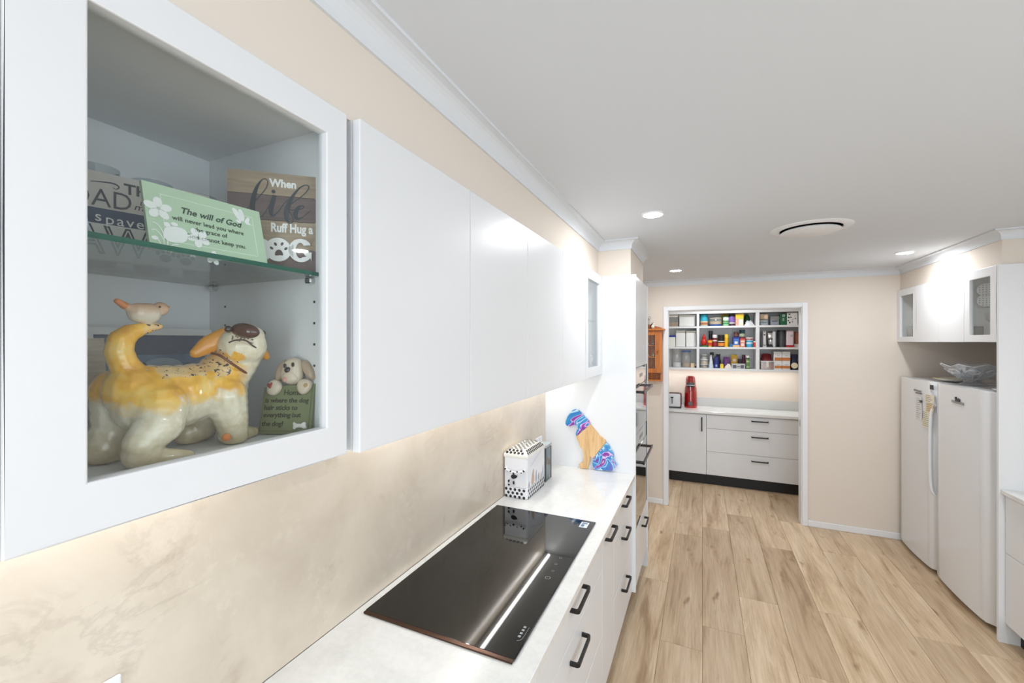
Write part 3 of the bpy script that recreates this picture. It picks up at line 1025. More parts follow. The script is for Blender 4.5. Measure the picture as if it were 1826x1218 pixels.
# top shelf
jar('canister', 'square clear canister with white lid and brown pasta, top pantry shelf', 'canister', 88, 208, 150, 2, (0, 0, 0), (236, 236, 230), .2, Y=5.93, m=CLEAR, sq=True, fill=(.45, (176, 136, 92)))
tb, a_, b2, z0_, z1_ = carton('storage_tub', 'large milky plastic tub with cream contents beside the pasta canister', 'tub', 216, 425, 146, 2, (0, 0, 0), 5.88, .18, m=MILKY, bev=.008)
obj('contents', bx(a_ + .008, b2 - .008, 5.888, 6.05, z0_ + .004, z0_ + (z1_ - z0_) * .32), flat((238, 230, 206), .8), tb)
obj('rim', bx(a_ - .004, b2 + .004, 5.876, 6.064, z1_ - .012, z1_ - .002, .002, 1), flat((222, 224, 222), .4), tb)
jar('snack_tube', 'turquoise cardboard tube with striped foot, top pantry shelf', 'tube', 482, 580, 143, 2, (52, 172, 196), (36, 130, 158), .06, [(.05, .42, (220, 190, 150)), (.12, .3, (216, 120, 90))], shape=[(1, 0), (1, 1)])
jar('cookie_tub', 'low round clear tub of biscuits with blue foot', 'tub', 590, 758, 190, 2, (0, 0, 0), (216, 212, 200), .1, [(0, .22, (44, 74, 140))], m=CLEAR, fill=(.62, (206, 174, 128)), Y=5.945)
pouch('snack_bag', 'gold foil bag behind the green and white can', 'bag', 738, 855, 140, 2, (196, 160, 50), 6.0, .06, seed=3)
jar('drink_can', 'mint green and white can in front of the gold bag', 'can', 766, 843, 170, 2, (150, 205, 158), (60, 100, 66), .08, [(.62, .86, (230, 240, 230)), (.2, .34, (60, 140, 84)), (.44, .5, (40, 60, 44))], Y=5.90)
jar('jar', 'purple labelled jar with dark lid, top pantry shelf', 'jar', 842, 920, 148, 2, (74, 46, 70), (34, 28, 34), .16, [(.34, .80, (132, 98, 182)), (.2, .30, (236, 232, 236))], Y=5.91)
carton('carton', 'yellow and pink food carton between the purple jar and the green bottle', 'carton', 926, 1024, 136, 2, (236, 214, 178), 5.87, .1, [(.62, .97, (240, 202, 52)), (.56, .66, (206, 214, 84), .4, 1.0), (0, .6, (226, 170, 150), 0.0, .38), (.06, .5, (238, 230, 224), .45, .95)])
jar('bottle', 'dark green round bottle behind the white plastic bag', 'bottle', 1026, 1108, 141, 2, (20, 76, 40), None, Y=5.99, shape=[(.9, 0), (1, .1), (1, .6), (.7, .85), (.3, 1.0)])
pouch('plastic_bag', 'crumpled white plastic bag on the top pantry shelf', 'bag', 1034, 1164, 222, 2, (214, 218, 222), 5.86, .1, crinkle=.008, topw=.5, seed=5)
for (xa, xb_, tp, lab) in ((1232, 1334, 208, 'small clear drawer box under the pale paper packets'), (1362, 1474, 168, 'small clear drawer box beside the green box')):
    q, a_, b2, z0_, z1_ = carton('drawer_box', lab, 'box', xa, xb_, tp, 2, (0, 0, 0), 5.87, .14, m=CLEAR, bev=.003)
    obj('contents', bx(a_ + .006, b2 - .006, 5.876, 6.0, z0_ + .003, z0_ + (z1_ - z0_) * .6, .004, 1), flat((146, 158, 176), .6), q)
    obj('handle', bx(a_ + .015, b2 - .015, 5.864, 5.87, z0_ + (z1_ - z0_) * .42, z0_ + (z1_ - z0_) * .5, .001, 1), flat((56, 62, 84), .4), q)
for k, (xa, xb_) in enumerate(((1230, 1282), (1284, 1334))):
    carton('paper_packet', ['pale paper packet on the clear drawer box, next to the shelf upright', 'pale paper packet on the clear drawer box, on the side of the second clear box'][k], 'packet', xa, xb_, 140, 2, (226, 200, 172), 5.88, .1, base=gz(206, 1280, 5.87) + .0015, bev=.006)
gb, a_, b2, z0_, z1_ = carton('tea_box', 'dark green box with white upright lettering, top pantry shelf', 'box', 1482, 1566, 138, 2, (22, 96, 62), 5.87, .12)
pl = Plane(((a_ + b2) / 2, 5.8695, z0_), (1, 0, 0), (0, 0, 1))
hh = z1_ - z0_
bm = B()
A = [bm.verts.new(pl.at(u, v, .0006)) for u, v in disc_poly(.002, hh * .84, .013, .013, 16)]; A2 = [bm.verts.new(pl.at(u, v, .0006)) for u, v in disc_poly(.002, hh * .84, .008, .008, 16)]
for i in range(16):
    bm.faces.new((A[i], A[(i + 1) % 16], A2[(i + 1) % 16], A2[i]))
obj('print', bm, flat((236, 240, 236), .5), gb)
text('lettering', 'ISH', .026, flat((236, 240, 236), .5), gb, pl, (-.004 + .012, hh * .36), rot=math.pi / 2)
cb, a_, b2, z0_, z1_ = carton('cereal_box', 'white box with bold black print at the end of the top shelf', 'box', 1570, 1702, 122, 2, (236, 236, 236), 5.87, .11)
bm = B()
rnd = random.Random(4)
for i in range(16):
    u = a_ + .006 + rnd.random() * (b2 - a_ - .02); z = z0_ + .01 + rnd.random() * (z1_ - z0_ - .03)
    box(bm, u, u + rnd.choice((.004, .008, .012)), 5.8692, 5.8702, z, z + rnd.choice((.006, .014, .02)))
obj('print', bm, flat((30, 32, 34), .5), cb)
# middle shelf
carton('flour_box', 'white box with royal blue lid on the middle pantry shelf', 'box', 86, 170, 405, 1, (234, 236, 228), 5.88, .1, [(.83, 1.0, (42, 52, 150))])
for xa, xb_, tp, lab in ((182, 298, 347, 'tall flour canister beside the blue-lidded box'), (308, 430, 351, 'tall flour canister next to the shelf upright')):
    jar('flour_canister', lab, 'canister', xa, xb_, tp, 1, (0, 0, 0), (214, 216, 208), .10, m=MILKY, sq=True, fill=(.82, (240, 240, 234)), Y=5.94)
t = jar('sauce_bottle', 'red tomato-shaped sauce bottle with pointed cap', 'bottle', 488, 568, 388, 1, (196, 38, 24), None, Y=5.90, base=ZS[1] + .0175, shape=[(.55, 0), (.95, .14), (1.0, .32), (.78, .48), (.5, .56), (.66, .66), (.5, .78), (.22, .84), (.14, 1.0)])
jar('tin', 'flat green tin under the red sauce bottle', 'tin', 482, 580, 535, 1, (44, 122, 70), None, Y=5.90, shape=[(1, 0), (1, 1)])
jar('jar', 'tall dark jar behind the small yellow tub', 'jar', 588, 640, 352, 1, (44, 46, 54), (70, 74, 84), .2, Y=6.0)
jar('tub', 'small yellow tapered tub on the middle pantry shelf', 'tub', 572, 634, 462, 1, (238, 186, 44), (206, 60, 40), .12, [(.2, .6, (198, 60, 36))], Y=5.88, shape=[(.7, 0), (1.0, 1.0)])
jar('jar', 'jar with white lid and dark red label beside the yellow tub', 'jar', 634, 695, 400, 1, (120, 40, 44), (232, 232, 230), .26, [(.46, .56, (226, 220, 214)), (.1, .36, (156, 40, 44))], Y=5.91)
jar('jar', 'black jar with orange label beside the tall yellow canister', 'jar', 702, 788, 402, 1, (30, 24, 26), (26, 22, 26), .2, [(.08, .34, (232, 138, 60)), (.42, .5, (220, 216, 208))], Y=5.905)
jar('canister', 'slim yellow canister on the middle pantry shelf', 'canister', 786, 834, 396, 1, (240, 188, 34), (244, 206, 70), .28, Y=5.90)
carton('packet', 'tiny blue packet lying beside the yellow canister', 'packet', 846, 890, 517, 1, (40, 110, 160), 5.88, .05)
carton('gravy_box', 'blue and orange box under the brown-lidded jar', 'box', 892, 976, 427, 1, (34, 50, 136), 5.87, .1, [(.12, .82, (70, 120, 196), .1, .9), (.0, .2, (230, 180, 120)), (.3, .55, (232, 236, 240), .25, .7)])
jar('jar', 'small brown-lidded jar standing on the blue box', 'jar', 902, 964, 367, 1, (66, 44, 66), (110, 66, 50), .35, [(.2, .5, (130, 80, 70))], Y=5.915, base=gz(427, 930, 5.87) + .001)
carton('gelatine_box', 'red and white patterned box under the dark teal jar', 'box', 982, 1044, 436, 1, (222, 120, 104), 5.87, .1, [(.82, 1.0, (176, 48, 44)), (.1, .4, (240, 226, 214), .2, .8), (.5, .68, (244, 214, 196), .1, .9)])
jar('jar', 'dark teal jar standing on the red and white box', 'jar', 970, 1044, 337, 1, (34, 66, 78), (40, 84, 100), .2, [(.12, .5, (178, 184, 160))], Y=5.915, base=gz(436, 1010, 5.87) + .001)
jar('tin', 'sky blue and white tin on the middle pantry shelf', 'tin', 1048, 1144, 432, 1, (60, 168, 210), (226, 218, 216), .06, [(.66, .94, (232, 218, 216)), (.3, .5, (200, 232, 244)), (.72, .86, (196, 90, 90))], Y=5.93)
jar('bottle', 'little red bottle against the shelf upright', 'bottle', 1148, 1183, 480, 1, (206, 70, 58), (230, 222, 218), .2, Y=5.88)
carton('box', 'plain pale box behind the white hand mixer', 'box', 1236, 1276, 410, 1, (206, 206, 208), 5.99, .08)
# hand mixer, coffee machine
a_, b2, z0_, z1_ = dims(1266, 1310, 350, 1, 5.88)
t = thing('hand_mixer', 'white upright hand mixer with black buttons', 'mixer', ((a_ + b2) / 2, 5.93, z0_), GRP)
obj('body', bx(a_, b2, 5.88, 5.98, z0_ + .02, z1_, .012, 3), flat((222, 222, 224), .3), t, True)
obj('base', bx(a_ - .004, b2 + .004, 5.876, 5.99, z0_, z0_ + .022, .004, 1), flat((196, 196, 200), .4), t)
for zz, rr in ((.92, .005), (.76, .008), (.12, .007)):
    bm = B(); bmesh.ops.create_cone(bm, cap_ends=True, segments=14, radius1=rr, radius2=rr, depth=.004, matrix=Matrix.Translation(((a_ + b2) / 2, 5.879, z0_ + (z1_ - z0_) * zz)) @ Matrix.Rotation(math.pi / 2, 4, 'X'))
    obj('button', bm, BLACK, t)
a_, b2, z0_, z1_ = dims(1322, 1428, 358, 1, 5.88)
t = thing('food_processor', 'silver and white kitchen machine with a chrome bowl', 'appliance', ((a_ + b2) / 2, 5.94, z0_), GRP)
obj('stand', bx(a_ + (b2 - a_) * .66, b2, 5.88, 6.0, z0_, z1_, .008, 2), flat((214, 216, 220), .3), t, True)
obj('base', bx(a_, b2, 5.882, 6.0, z0_, z0_ + .022, .004, 1), BLACK, t)
obj('bowl', lathe(B(), [(.6, .022), (.9, .05), (1.0, .10), (1.0, .12)] and [(.018, .023), (.027, .04), (.030, .075), (.030, .09)], 24, (a_ + .036, 5.925, z0_)), CHROME, t, True)
obj('head', bx(a_ + .004, a_ + (b2 - a_) * .7, 5.885, 5.97, z0_ + .10, z1_ - .012, .01, 2), CHROME, t, True)
obj('motor_cap', bx(a_ + .012, a_ + (b2 - a_) * .6, 5.89, 5.96, z1_ - .012, z1_ - .001, .003, 1), BLACK, t)
jar('jug', 'dark grey plastic jug beside the pink appliance box', 'jug', 1442, 1552, 342, 1, (74, 78, 82), (38, 40, 44), .1, Y=5.96, shape=[(.86, 0), (1, 1)])
q, a_, b2, z0_, z1_ = carton('coffee_maker', 'pale pink upright machine with a red foot', 'appliance', 1566, 1654, 348, 1, (226, 208, 216), 5.88, .12, [(.0, .13, (176, 28, 34))], bev=.01)
obj('panel', bx((a_ + b2) / 2 + .002, b2 - .01, 5.8785, 5.881, z0_ + (z1_ - z0_) * .62, z0_ + (z1_ - z0_) * .76), flat((176, 178, 186), .3), q)
jar('canister', 'terracotta brown canister at the end of the middle shelf', 'canister', 1658, 1720, 362, 1, (176, 112, 88), (150, 92, 72), .08, Y=5.96, base=ZS[1] + .034)
carton('box', 'low white box under the terracotta canister', 'box', 1658, 1725, 516, 1, (226, 216, 212), 5.91, .1, base=ZS[1] + .0005)
# bottom shelf
jar('canister', 'tall empty clear canister at the end of the bottom shelf', 'canister', 60, 128, 584, 0, (0, 0, 0), (206, 208, 208), .05, Y=5.93, m=CLEAR)
jar('canister', 'tall clear canister with white powder, bottom pantry shelf', 'canister', 135, 246, 582, 0, (0, 0, 0), (206, 208, 208), .05, Y=5.93, m=CLEAR, fill=(.28, (232, 234, 236)))
jar('canister', 'tall clear canister with blue lid, bottom pantry shelf', 'canister', 252, 364, 600, 0, (0, 0, 0), (86, 122, 196), .08, Y=5.93, m=CLEAR, fill=(.3, (188, 166, 140)))
carton('packet', 'small cream packet beside the blue-lidded canister', 'packet', 362, 412, 756, 0, (226, 200, 166), 5.89, .05)
jar('pepper_pot', 'tiny black and white pot at the shelf upright', 'pot', 414, 432, 775, 0, (40, 46, 42), (216, 216, 206), .3, Y=5.87)
zz = ZS[0] + .0005
for tp, fc, lab in ((766, (150, 120, 88), 'lowest clear tub of the stack of three'), (704, (222, 196, 150), 'middle clear tub of cream food in the stack of three'), (646, (200, 202, 200), 'topmost clear tub of the stack of three')):
    x0_, x1_ = (486, 580) if tp > 650 else (492, 570)
    Y = 5.93
    top_z = gz(tp, 533, Y)
    t = jar('food_tub', lab, 'tub', x0_, x1_, tp, 0, (0, 0, 0), (232, 232, 228), .2, Y=Y, m=CLEAR, fill=(.7, fc), base=zz, sq=False)
    zz = top_z + .0008
pouch('pouch', 'white stand-up pouch leaning by the clear tub stack', 'pouch', 588, 648, 655, 0, (214, 222, 232), 5.87, .06, topw=.3, seed=8)
jar('bottle', 'olive green bottle behind the white pouch', 'bottle', 606, 652, 620, 0, (52, 74, 34), (28, 34, 22), .2, Y=5.985, shape=[(1, 0), (1, .6), (.5, 1)])
pouch('pouch', 'navy blue pouch leaning on the bottom pantry shelf', 'pouch', 642, 728, 668, 0, (30, 40, 110), 5.865, .06, topw=.35, seed=9, bands=[(.12, .3, .35, .62, (150, 170, 214))])
pouch('bag', 'black crumpled bag behind the navy pouch', 'bag', 676, 742, 645, 0, (28, 28, 36), 5.97, .07, seed=10)
carton('packet', 'small bright yellow packet on the bottom pantry shelf', 'packet', 732, 774, 767, 0, (240, 208, 40), 5.86, .04)
pouch('snack_bag', 'purple snack bag on the bottom pantry shelf', 'bag', 766, 862, 682, 0, (128, 74, 156), 5.94, .07, seed=11, bands=[(.1, .3, .1, .5, (90, 30, 100))])
pouch('wrapper', 'crumpled white wrapper at the shelf edge', 'wrapper', 792, 884, 770, 0, (228, 220, 214), 5.835, .03, crinkle=.008, topw=.4, seed=12)
pouch('snack_bag', 'yellow arched snack bag behind the silver tray', 'bag', 862, 958, 652, 0, (236, 190, 70), 5.96, .06, seed=13, bands=[(.5, .7, .3, .7, (240, 226, 210))])
q, a_, b2, z0_, z1_ = carton('tray', 'silver rectangular tray pack on the bottom pantry shelf', 'tray', 878, 1044, 764, 0, (196, 198, 196), 5.86, .09, [(.1, .75, (88, 92, 108), .08, .34), (.1, .75, (88, 92, 108), .66, .92), (.3, .6, (140, 140, 132), .36, .64)])
carton('box', 'low black box between the yellow bag and the maroon pouch', 'box', 958, 1006, 705, 0, (34, 30, 34), 5.985, .06)
pouch('pouch', 'maroon upright pouch beside the green bottle', 'pouch', 1004, 1054, 652, 0, (96, 26, 70), 5.97, .05, topw=.8, seed=14)
jar('bottle', 'leaf green bottle with white cap, bottom pantry shelf', 'bottle', 1056, 1098, 662, 0, (104, 142, 74), (232, 234, 230), .16, [(.5, .62, (176, 206, 140)), (.1, .2, (170, 196, 136)), (.76, .84, (32, 40, 34))], Y=5.89)
q, a_, b2, z0_, z1_ = carton('basket', 'clear plastic basket full of red packets', 'basket', 1238, 1408, 728, 0, (0, 0, 0), 5.86, .14, m=CLEAR, bev=.003)
obj('rim', bx(a_ - .002, b2 + .002, 5.857, 5.862, z1_ - .006, z1_), flat((226, 226, 226), .4), q)
obj('label_tag', bx(a_ + (b2 - a_) * .42, a_ + (b2 - a_) * .60, 5.8575, 5.8592, z0_ + (z1_ - z0_) * .25, z1_), flat((222, 218, 210), .5), q)
bz = z1_
rnd = random.Random(2)
for k in range(6):
    xx = a_ + .01 + k * (b2 - a_ - .024) / 6
    carton_c = [(186, 84, 58), (150, 64, 52), (206, 120, 80), (120, 112, 96), (196, 92, 66), (168, 70, 50)][k]
    solo('packet', bx(xx, xx + .0185, 5.868 + rnd.random() * .004, 5.97, z0_ + .004, z0_ + (z1_ - z0_) * rnd.uniform(.55, .9), .002, 1), flat(carton_c, .5), ['rust red', 'brick red', 'orange', 'olive grey', 'coral', 'dark rust'][k] + ' packet upright inside the clear plastic basket', 'packet', 'packets in the clear basket')
pouch('bag', 'dark red crumpled bag on top of the clear basket', 'bag', 1246, 1388, 642, 0, (120, 28, 34), 5.89, .09, base=bz - .002, topw=.7, seed=15, crinkle=.007)
for i, (xa, xb_) in enumerate(((1402, 1503), (1507, 1608))):
    for j, tp in enumerate((728, 612)):
        bs = ZS[0] + .0005 if j == 0 else gz(728, 1500, 5.87) + .001
        lab = ('lower' if j == 0 else 'upper') + ' white box with orange band ' + ('next to the clear basket' if i == 0 else 'next to the navy bag')
        carton('white_carton', lab, 'box', xa, xb_, tp, 0, (228, 230, 232), 5.87, .11, [(.14 if j == 0 else .02, .46 if j == 0 else .36, (198, 122, 62), 0.0 if i else .12, 1.0), (.55, .6, (150, 160, 190), .4, .7)], base=bs)
q = pouch('coffee_bag', 'navy and black bag with a cream round label', 'bag', 1622, 1712, 648, 0, (22, 30, 66), 5.87, .09, topw=.95, seed=16)
pl = Plane((gx(1664, 5.862), 5.868, ZS[0] + .052), (1, 0, 0), (0, 0, 1))
obj('round_label', prism(B(), pl, disc_poly(0, 0, .034, .034, 24), .002), flat((232, 222, 190), .5), q)

# toaster and red drink maker on the pantry worktop
p0 = onZ(.9, 1192, 727); 
ty = p0.y
t = thing('toaster', 'silver and dark red toaster on the pantry worktop', 'toaster', (-.33, ty + .09, .9))
xa, xb_ = -.42, onY(ty, 1215, 700).x
obj('side_plate', bx(xa, xb_ - .012, ty, ty + .03, .914, 1.08, .014, 3), flat((206, 208, 212), .28), t, True)
obj('body', bx(xa - .002, xb_, ty + .026, ty + .17, .912, 1.085, .018, 3), flat((86, 26, 30), .2), t, True)
obj('foot', bx(xa, xb_ - .004, ty + .002, ty + .165, .9, .916, .003, 1), BLACK, t)
bm = B()
for y in (ty + .06, ty + .115):
    box(bm, xa + .03, xb_ - .03, y - .012, y + .012, 1.083, 1.087)
obj('slots', bm, flat((24, 24, 26), .5), t)
obj('lever_slot', bx(-.355, -.345, ty - .001, ty + .004, .955, 1.04), flat((40, 42, 46), .4), t)
obj('lever', bx(-.366, -.334, ty - .014, ty - .001, 1.03, 1.042, .002, 1), BLACK, t)
for zz in (.945, .965, .985):
    bm = B(); bmesh.ops.create_cone(bm, cap_ends=True, segments=12, radius1=.007, radius2=.006, depth=.006, matrix=Matrix.Translation((-.405, ty - .002, zz)) @ Matrix.Rotation(math.pi / 2, 4, 'X'))
    obj('button', bm, flat((70, 72, 76), .3), t)
bm = tube(B(), [(-.43, ty + .1, 1.10), (-.42, ty + .08, 1.118), (-.405, ty + .06, 1.105), (-.40, ty + .05, 1.09)], .004, 6)
obj('cord', bm, BLACK, t)
RED = mat('gloss_red', (150, 14, 20), .14, spec=.6, coat=.6)
sy = onZ(.9, 1232, 727).y + .06
sx_ = onY(sy, 1231.5, 700).x
t = thing('soda_maker', 'glossy red drink machine on the pantry worktop', 'appliance', (sx_, sy, .9))
W2 = (onY(sy, 1243, 700).x - onY(sy, 1220, 700).x) / 2
Hs = onY(sy, 1231, 670).z - .9
prf = [(1.0, 0), (1.04, .03), (1.05, .10), (1.0, .2), (.99, .45), (.93, .62), (.80, .70), (.78, .80), (.70, .94), (.55, .99), (.3, 1.0)]
obj('body', lathe(B(), [(W2 * r, Hs * z) for r, z in prf], 28, (sx_, sy, .9), 1, 1.25), RED, t, True)
obj('head', bx(sx_ - W2 * .62, sx_ + W2 * .62, sy - W2 * 1.36, sy - W2 * .3, .9 + Hs * .66, .9 + Hs * .80, .008, 2), flat((62, 58, 62), .25), t, True)
obj('trim_ring', bx(sx_ - W2 * .64, sx_ + W2 * .64, sy - W2 * 1.38, sy - W2 * .5, .9 + Hs * .71, .9 + Hs * .725, .002, 1), CHROME, t)
bm = lathe(B(), [(.004, 0), (.004, .05)], 8, (sx_, sy - W2 * 1.33, .9 + Hs * .55)); obj('nozzle', bm, flat((226, 222, 222), .3), t)
bm = B(); bmesh.ops.create_cone(bm, cap_ends=True, segments=24, radius1=W2 * .36, radius2=W2 * .34, depth=.012, matrix=Matrix.Translation((sx_, sy - W2 * 1.30, .9 + Hs * .14)) @ Matrix.Rotation(math.pi / 2, 4, 'X'))
obj('dial', bm, flat((84, 80, 84), .25), t, True)
obj('drip_tray', lathe(B(), [(W2 * .9, 0), (W2 * .96, .01), (W2 * .9, .022)], 28, (sx_, sy - W2 * .42, .9005)), flat((190, 40, 46), .2), t, True)
# latch plate on the doorway lining
solo('latch_plate', bx(OX1 - .002, OX1 - .0002, YF + .04, YF + .07, .93, .99, .0005, 1), STEEL, 'small steel latch plate on the pantry door lining', 'latch')

# ------------------------------------------------------------------ pine cabinet on the far wall
KX0, KX1, KZ0, KZ1 = -.705, -.388, 1.325, 1.865
KD = .11
ky = YF - KD
t = thing('curio_cabinet', 'small honey pine wall cabinet with a glass door', 'cabinet', ((KX0 + KX1) / 2, YF - KD / 2, KZ0))
for q_ in (KX0, KX1 - .014):
    obj('side_panel', bx(q_, q_ + .014, ky + .0145, YF - .0005, KZ0, KZ1), PINE, t)
for k in range(5):
    u0 = KX0 + .014 + k * (KX1 - KX0 - .028) / 5
    obj('back_plank', bx(u0 + .0006, u0 + (KX1 - KX0 - .028) / 5 - .0006, YF - .010, YF - .001, KZ0, KZ1, .0015, 1), PINE, t)
zr = 1.425
for z in (zr, 1.575, 1.70):
    obj('shelf', bx(KX0 + .014, KX1 - .014, ky + .02, YF - .01, z, z + .010), PINE, t)
obj('bottom_rail', bx(KX0 + .014, KX1 - .014, ky + .02, YF - .012, KZ0, KZ0 + .018), PINE, t)
obj('top_board', bx(KX0 - .03, KX1 + .03, ky - .025, YF, KZ1, KZ1 + .018, .004, 2), PINE, t)
pl = Plane(((KX0 + KX1) / 2, YF - .03, KZ1 + .018), (1, 0, 0), (0, 0, 1))
obj('pediment', prism(B(), pl, [(-.155, 0), (.155, 0), (.155, .012), (0, .055), (-.155, .012)], -.016), PINE, t)
bm = B()
fw = .068
box(bm, KX0, KX0 + fw, ky, ky + .014, zr - .01, KZ1, .002, 1); box(bm, KX1 - fw, KX1, ky, ky + .014, zr - .01, KZ1, .002, 1)
box(bm, KX0 + fw, KX1 - fw, ky, ky + .014, zr - .01, zr + .035, .002, 1); box(bm, KX0 + fw, KX1 - fw, ky, ky + .014, KZ1 - .05, KZ1, .002, 1)
d = obj('door', bm, PINE, t)
obj('glass_pane', bx(KX0 + fw - .003, KX1 - fw + .003, ky + .006, ky + .009, zr + .03, KZ1 - .047), GLASS, d)
obj('knob', lathe(B(), [(.005, 0), (.005, .012), (.011, .016), (.012, .022), (.008, .027), (0, .028)], 16, (0, 0, 0)), PINE, d, True)
kn = d.children[-1]
kn.data.transform(Matrix.Translation(Vector((KX1 - .036, ky, 1.655)) - ORG[d.name]) @ Matrix.Rotation(math.pi / 2, 4, 'X') @ Matrix.Translation(ORG[d.name]))
rnd = random.Random(8)
for z, cols in ((1.5855, [(216, 212, 204), (200, 196, 190), (150, 140, 130)]), (1.7105, [(206, 200, 192), (226, 220, 212), (120, 110, 104)]), (1.4355, [(60, 46, 40), (196, 120, 70), (140, 126, 110)])):
    for k, c_ in enumerate(cols):
        x = -.60 + k * .062
        bm = lathe(B(), [(.012, 0), (.016, .008), (.012, .02), (.007, .026), (.010, .034), (.006, .042), (0, .045)], 14, (x, YF - .06, z))
        nm_ = {1.5855: 'middle', 1.7105: 'top', 1.4355: 'lowest'}[z]
        solo('ornament', bm, flat(c_, .3), '%s china ornament on the %s shelf of the pine cabinet' % ({(216, 212, 204): 'ivory', (200, 196, 190): 'pale grey', (150, 140, 130): 'stone brown', (206, 200, 192): 'oat', (226, 220, 212): 'white', (120, 110, 104): 'taupe', (60, 46, 40): 'dark brown', (196, 120, 70): 'orange', (140, 126, 110): 'fawn'}[c_], nm_), 'ornament', 'ornaments in the pine cabinet', True)
# bird and wire twig on top
zt = KZ1 + .018
x = onY(ky + .03, 1164, 577).x
t = thing('bird_ornament', 'dark backed white bird ornament on top of the pine cabinet', 'ornament', (x, ky + .03, zt))
bm = B(); ball(bm, (x, ky + .03, zt + .0245), .021, .024, .024); ball(bm, (x + .008, ky + .026, zt + .05), .014, .014, .013)
obj('body', bm, flat((226, 218, 206), .3), t, True)
bm = B(); ball(bm, (x - .008, ky + .034, zt + .029), .019, .022, .026); ball(bm, (x + .005, ky + .03, zt + .054), .014, .014, .012)
obj('dark_back', bm, flat((46, 34, 32), .3), t, True)
x = onY(ky + .05, 1156, 577).x
bm = B()
for (dx, hgt, cr) in ((0, .14, .012), (.012, .11, -.012), (-.014, .12, .014)):
    pts = [(x, ky + .05, zt)] + [(x + dx * f * 1.6, ky + .05, zt + hgt * f) for f in (.3, .6, .85)]
    ex = pts[-1]
    pts += [(ex[0] + cr * (1 - math.cos(a)), ex[1], ex[2] + abs(cr) * math.sin(a) * 1.1) for a in (.6, 1.4, 2.4, 3.4, 4.4)]
    tube(bm, catmull(pts, 3), .0016, 5)
solo('wire_twig', bm, flat((44, 40, 40), .5), 'curly black wire twig ornament on the pine cabinet', 'ornament')

# ------------------------------------------------------------------ right side: fridges, cabinets, worktop
XF = 1.572


def fridge(lab, y0, y1, ztop, handle_side, name):
    t = thing(name, lab, 'fridge', (1.9, (y0 + y1) / 2, 0))
    obj('body', bx(1.622, 2.2, y0 + .004, y1 - .004, .03, ztop - .004, .006, 2), FRIDGE, t)
    obj('seal', bx(1.612, 1.624, y0 + .012, y1 - .012, .05, ztop - .02), FRIDGE_SEAL, t)
    # door with a softly bowed front and rounded upright edges
    bm = B()
    n = 20
    sec = []
    for i in range(n + 1):
        f = i / n
        y = y0 + (y1 - y0) * f
        e = min(f, 1 - f) * (y1 - y0)
        r = .03
        bow = .018 * (1 - (2 * f - 1) ** 2)
        edge = 0 if e >= r else r - math.sqrt(max(0, r * r - (r - e) ** 2))
        sec.append((1.578 - bow + edge, y))
    z0, z1 = .036, ztop
    lo = [bm.verts.new((x, y, z0)) for x, y in sec] + [bm.verts.new((1.612, y1, z0)), bm.verts.new((1.612, y0, z0))]
    hi = [bm.verts.new((x, y, z1)) for x, y in sec] + [bm.verts.new((1.612, y1, z1)), bm.verts.new((1.612, y0, z1))]
    for i in range(len(lo)):
        j = (i + 1) % len(lo)
        bm.faces.new((lo[i], lo[j], hi[j], hi[i]))
    bm.faces.new(lo); bm.faces.new(list(reversed(hi)))
    es = [e for e in bm.edges if abs(e.verts[0].co.z - e.verts[1].co.z) < 1e-6]
    bmesh.ops.bevel(bm, geom=es, offset=.006, segments=2, affect='EDGES', profile=.5)
    d = obj('door', bm, FRIDGE, t, True)
    for yy in (y0 + .05, y1 - .05):
        obj('foot', lathe(B(), [(.02, 0), (.02, .03)], 12, (1.68, yy, 0)), BLACK, t)
    return t, d


f1, d1 = fridge('white upright fridge with notes stuck on its door', 4.165, 4.765, 1.442, 1, 'fridge')
f2, d2 = fridge('white upright freezer beside the tall cabinet panel', 3.495, 4.145, 1.442, 1, 'freezer')
# curved handle on fridge 1
hy = 4.172
bm = B()
pts = [(1.592, hy - .002, 1.27), (1.578, hy, 1.255), (1.567, hy + .006, 1.21), (1.562, hy + .010, 1.10), (1.560, hy + .010, .93), (1.562, hy + .010, .76), (1.567, hy + .006, .65), (1.578, hy, .61), (1.592, hy - .002, .595)]
pts = catmull(pts, 5)
tube(bm, pts, [.008 + .003 * math.sin(math.pi * i / (len(pts) - 1)) for i in range(len(pts))], 12)
obj('handle', bm, FRIDGE, d1, True)
PF1 = Plane((1.5562, 4.765, 0), (0, -1, 0), (0, 0, 1))     # face of the fridge door (bowed; near its middle)


def on_door(x, y):
    return PF1.px(x, y)


def door_x(y, y0, y1):
    f = (y - y0) / (y1 - y0)
    return 1.578 - .018 * (1 - (2 * f - 1) ** 2)


def stick(name, lab, cat, poly, m, th=.0012, fr=(4.165, 4.765), group=None, lift=0):
    """flat thing on a fridge door; poly in photo pixels"""
    uv = [on_door(*p) for p in poly]
    ys = [4.765 - u for u, v in uv]
    ym = min(max(sum(ys) / len(ys), fr[0] + .04), fr[1] - .04)
    xo = min(door_x(y, *fr) for y in (min(ys), max(ys), ym)) - .0006 - lift
    P_ = Plane((xo, 4.765, 0), (0, -1, 0), (0, 0, 1))
    bm = prism(B(), P_, uv, th)
    return solo(name, bm, m, lab, cat, group), P_, uv


PAPER = flat((228, 228, 230), .7)
PAPER2 = flat((232, 226, 206), .7)


def lines_on(o, P_, uv, rows, col, lift=.0014):
    us = [a for a, b in uv]; vs = [b for a, b in uv]
    bm = B()
    for k in range(rows):
        v = max(vs) - (max(vs) - min(vs)) * (k + 1) / (rows + 1)
        l0 = min(us) + (max(us) - min(us)) * .12; l1 = l0 + (max(us) - min(us)) * random.uniform(.45, .74)
        prism(bm, P_, [(l0, v), (l1, v), (l1, v + .003), (l0, v + .003)], .0002, lift)
    obj('writing_lines', bm, col, o)


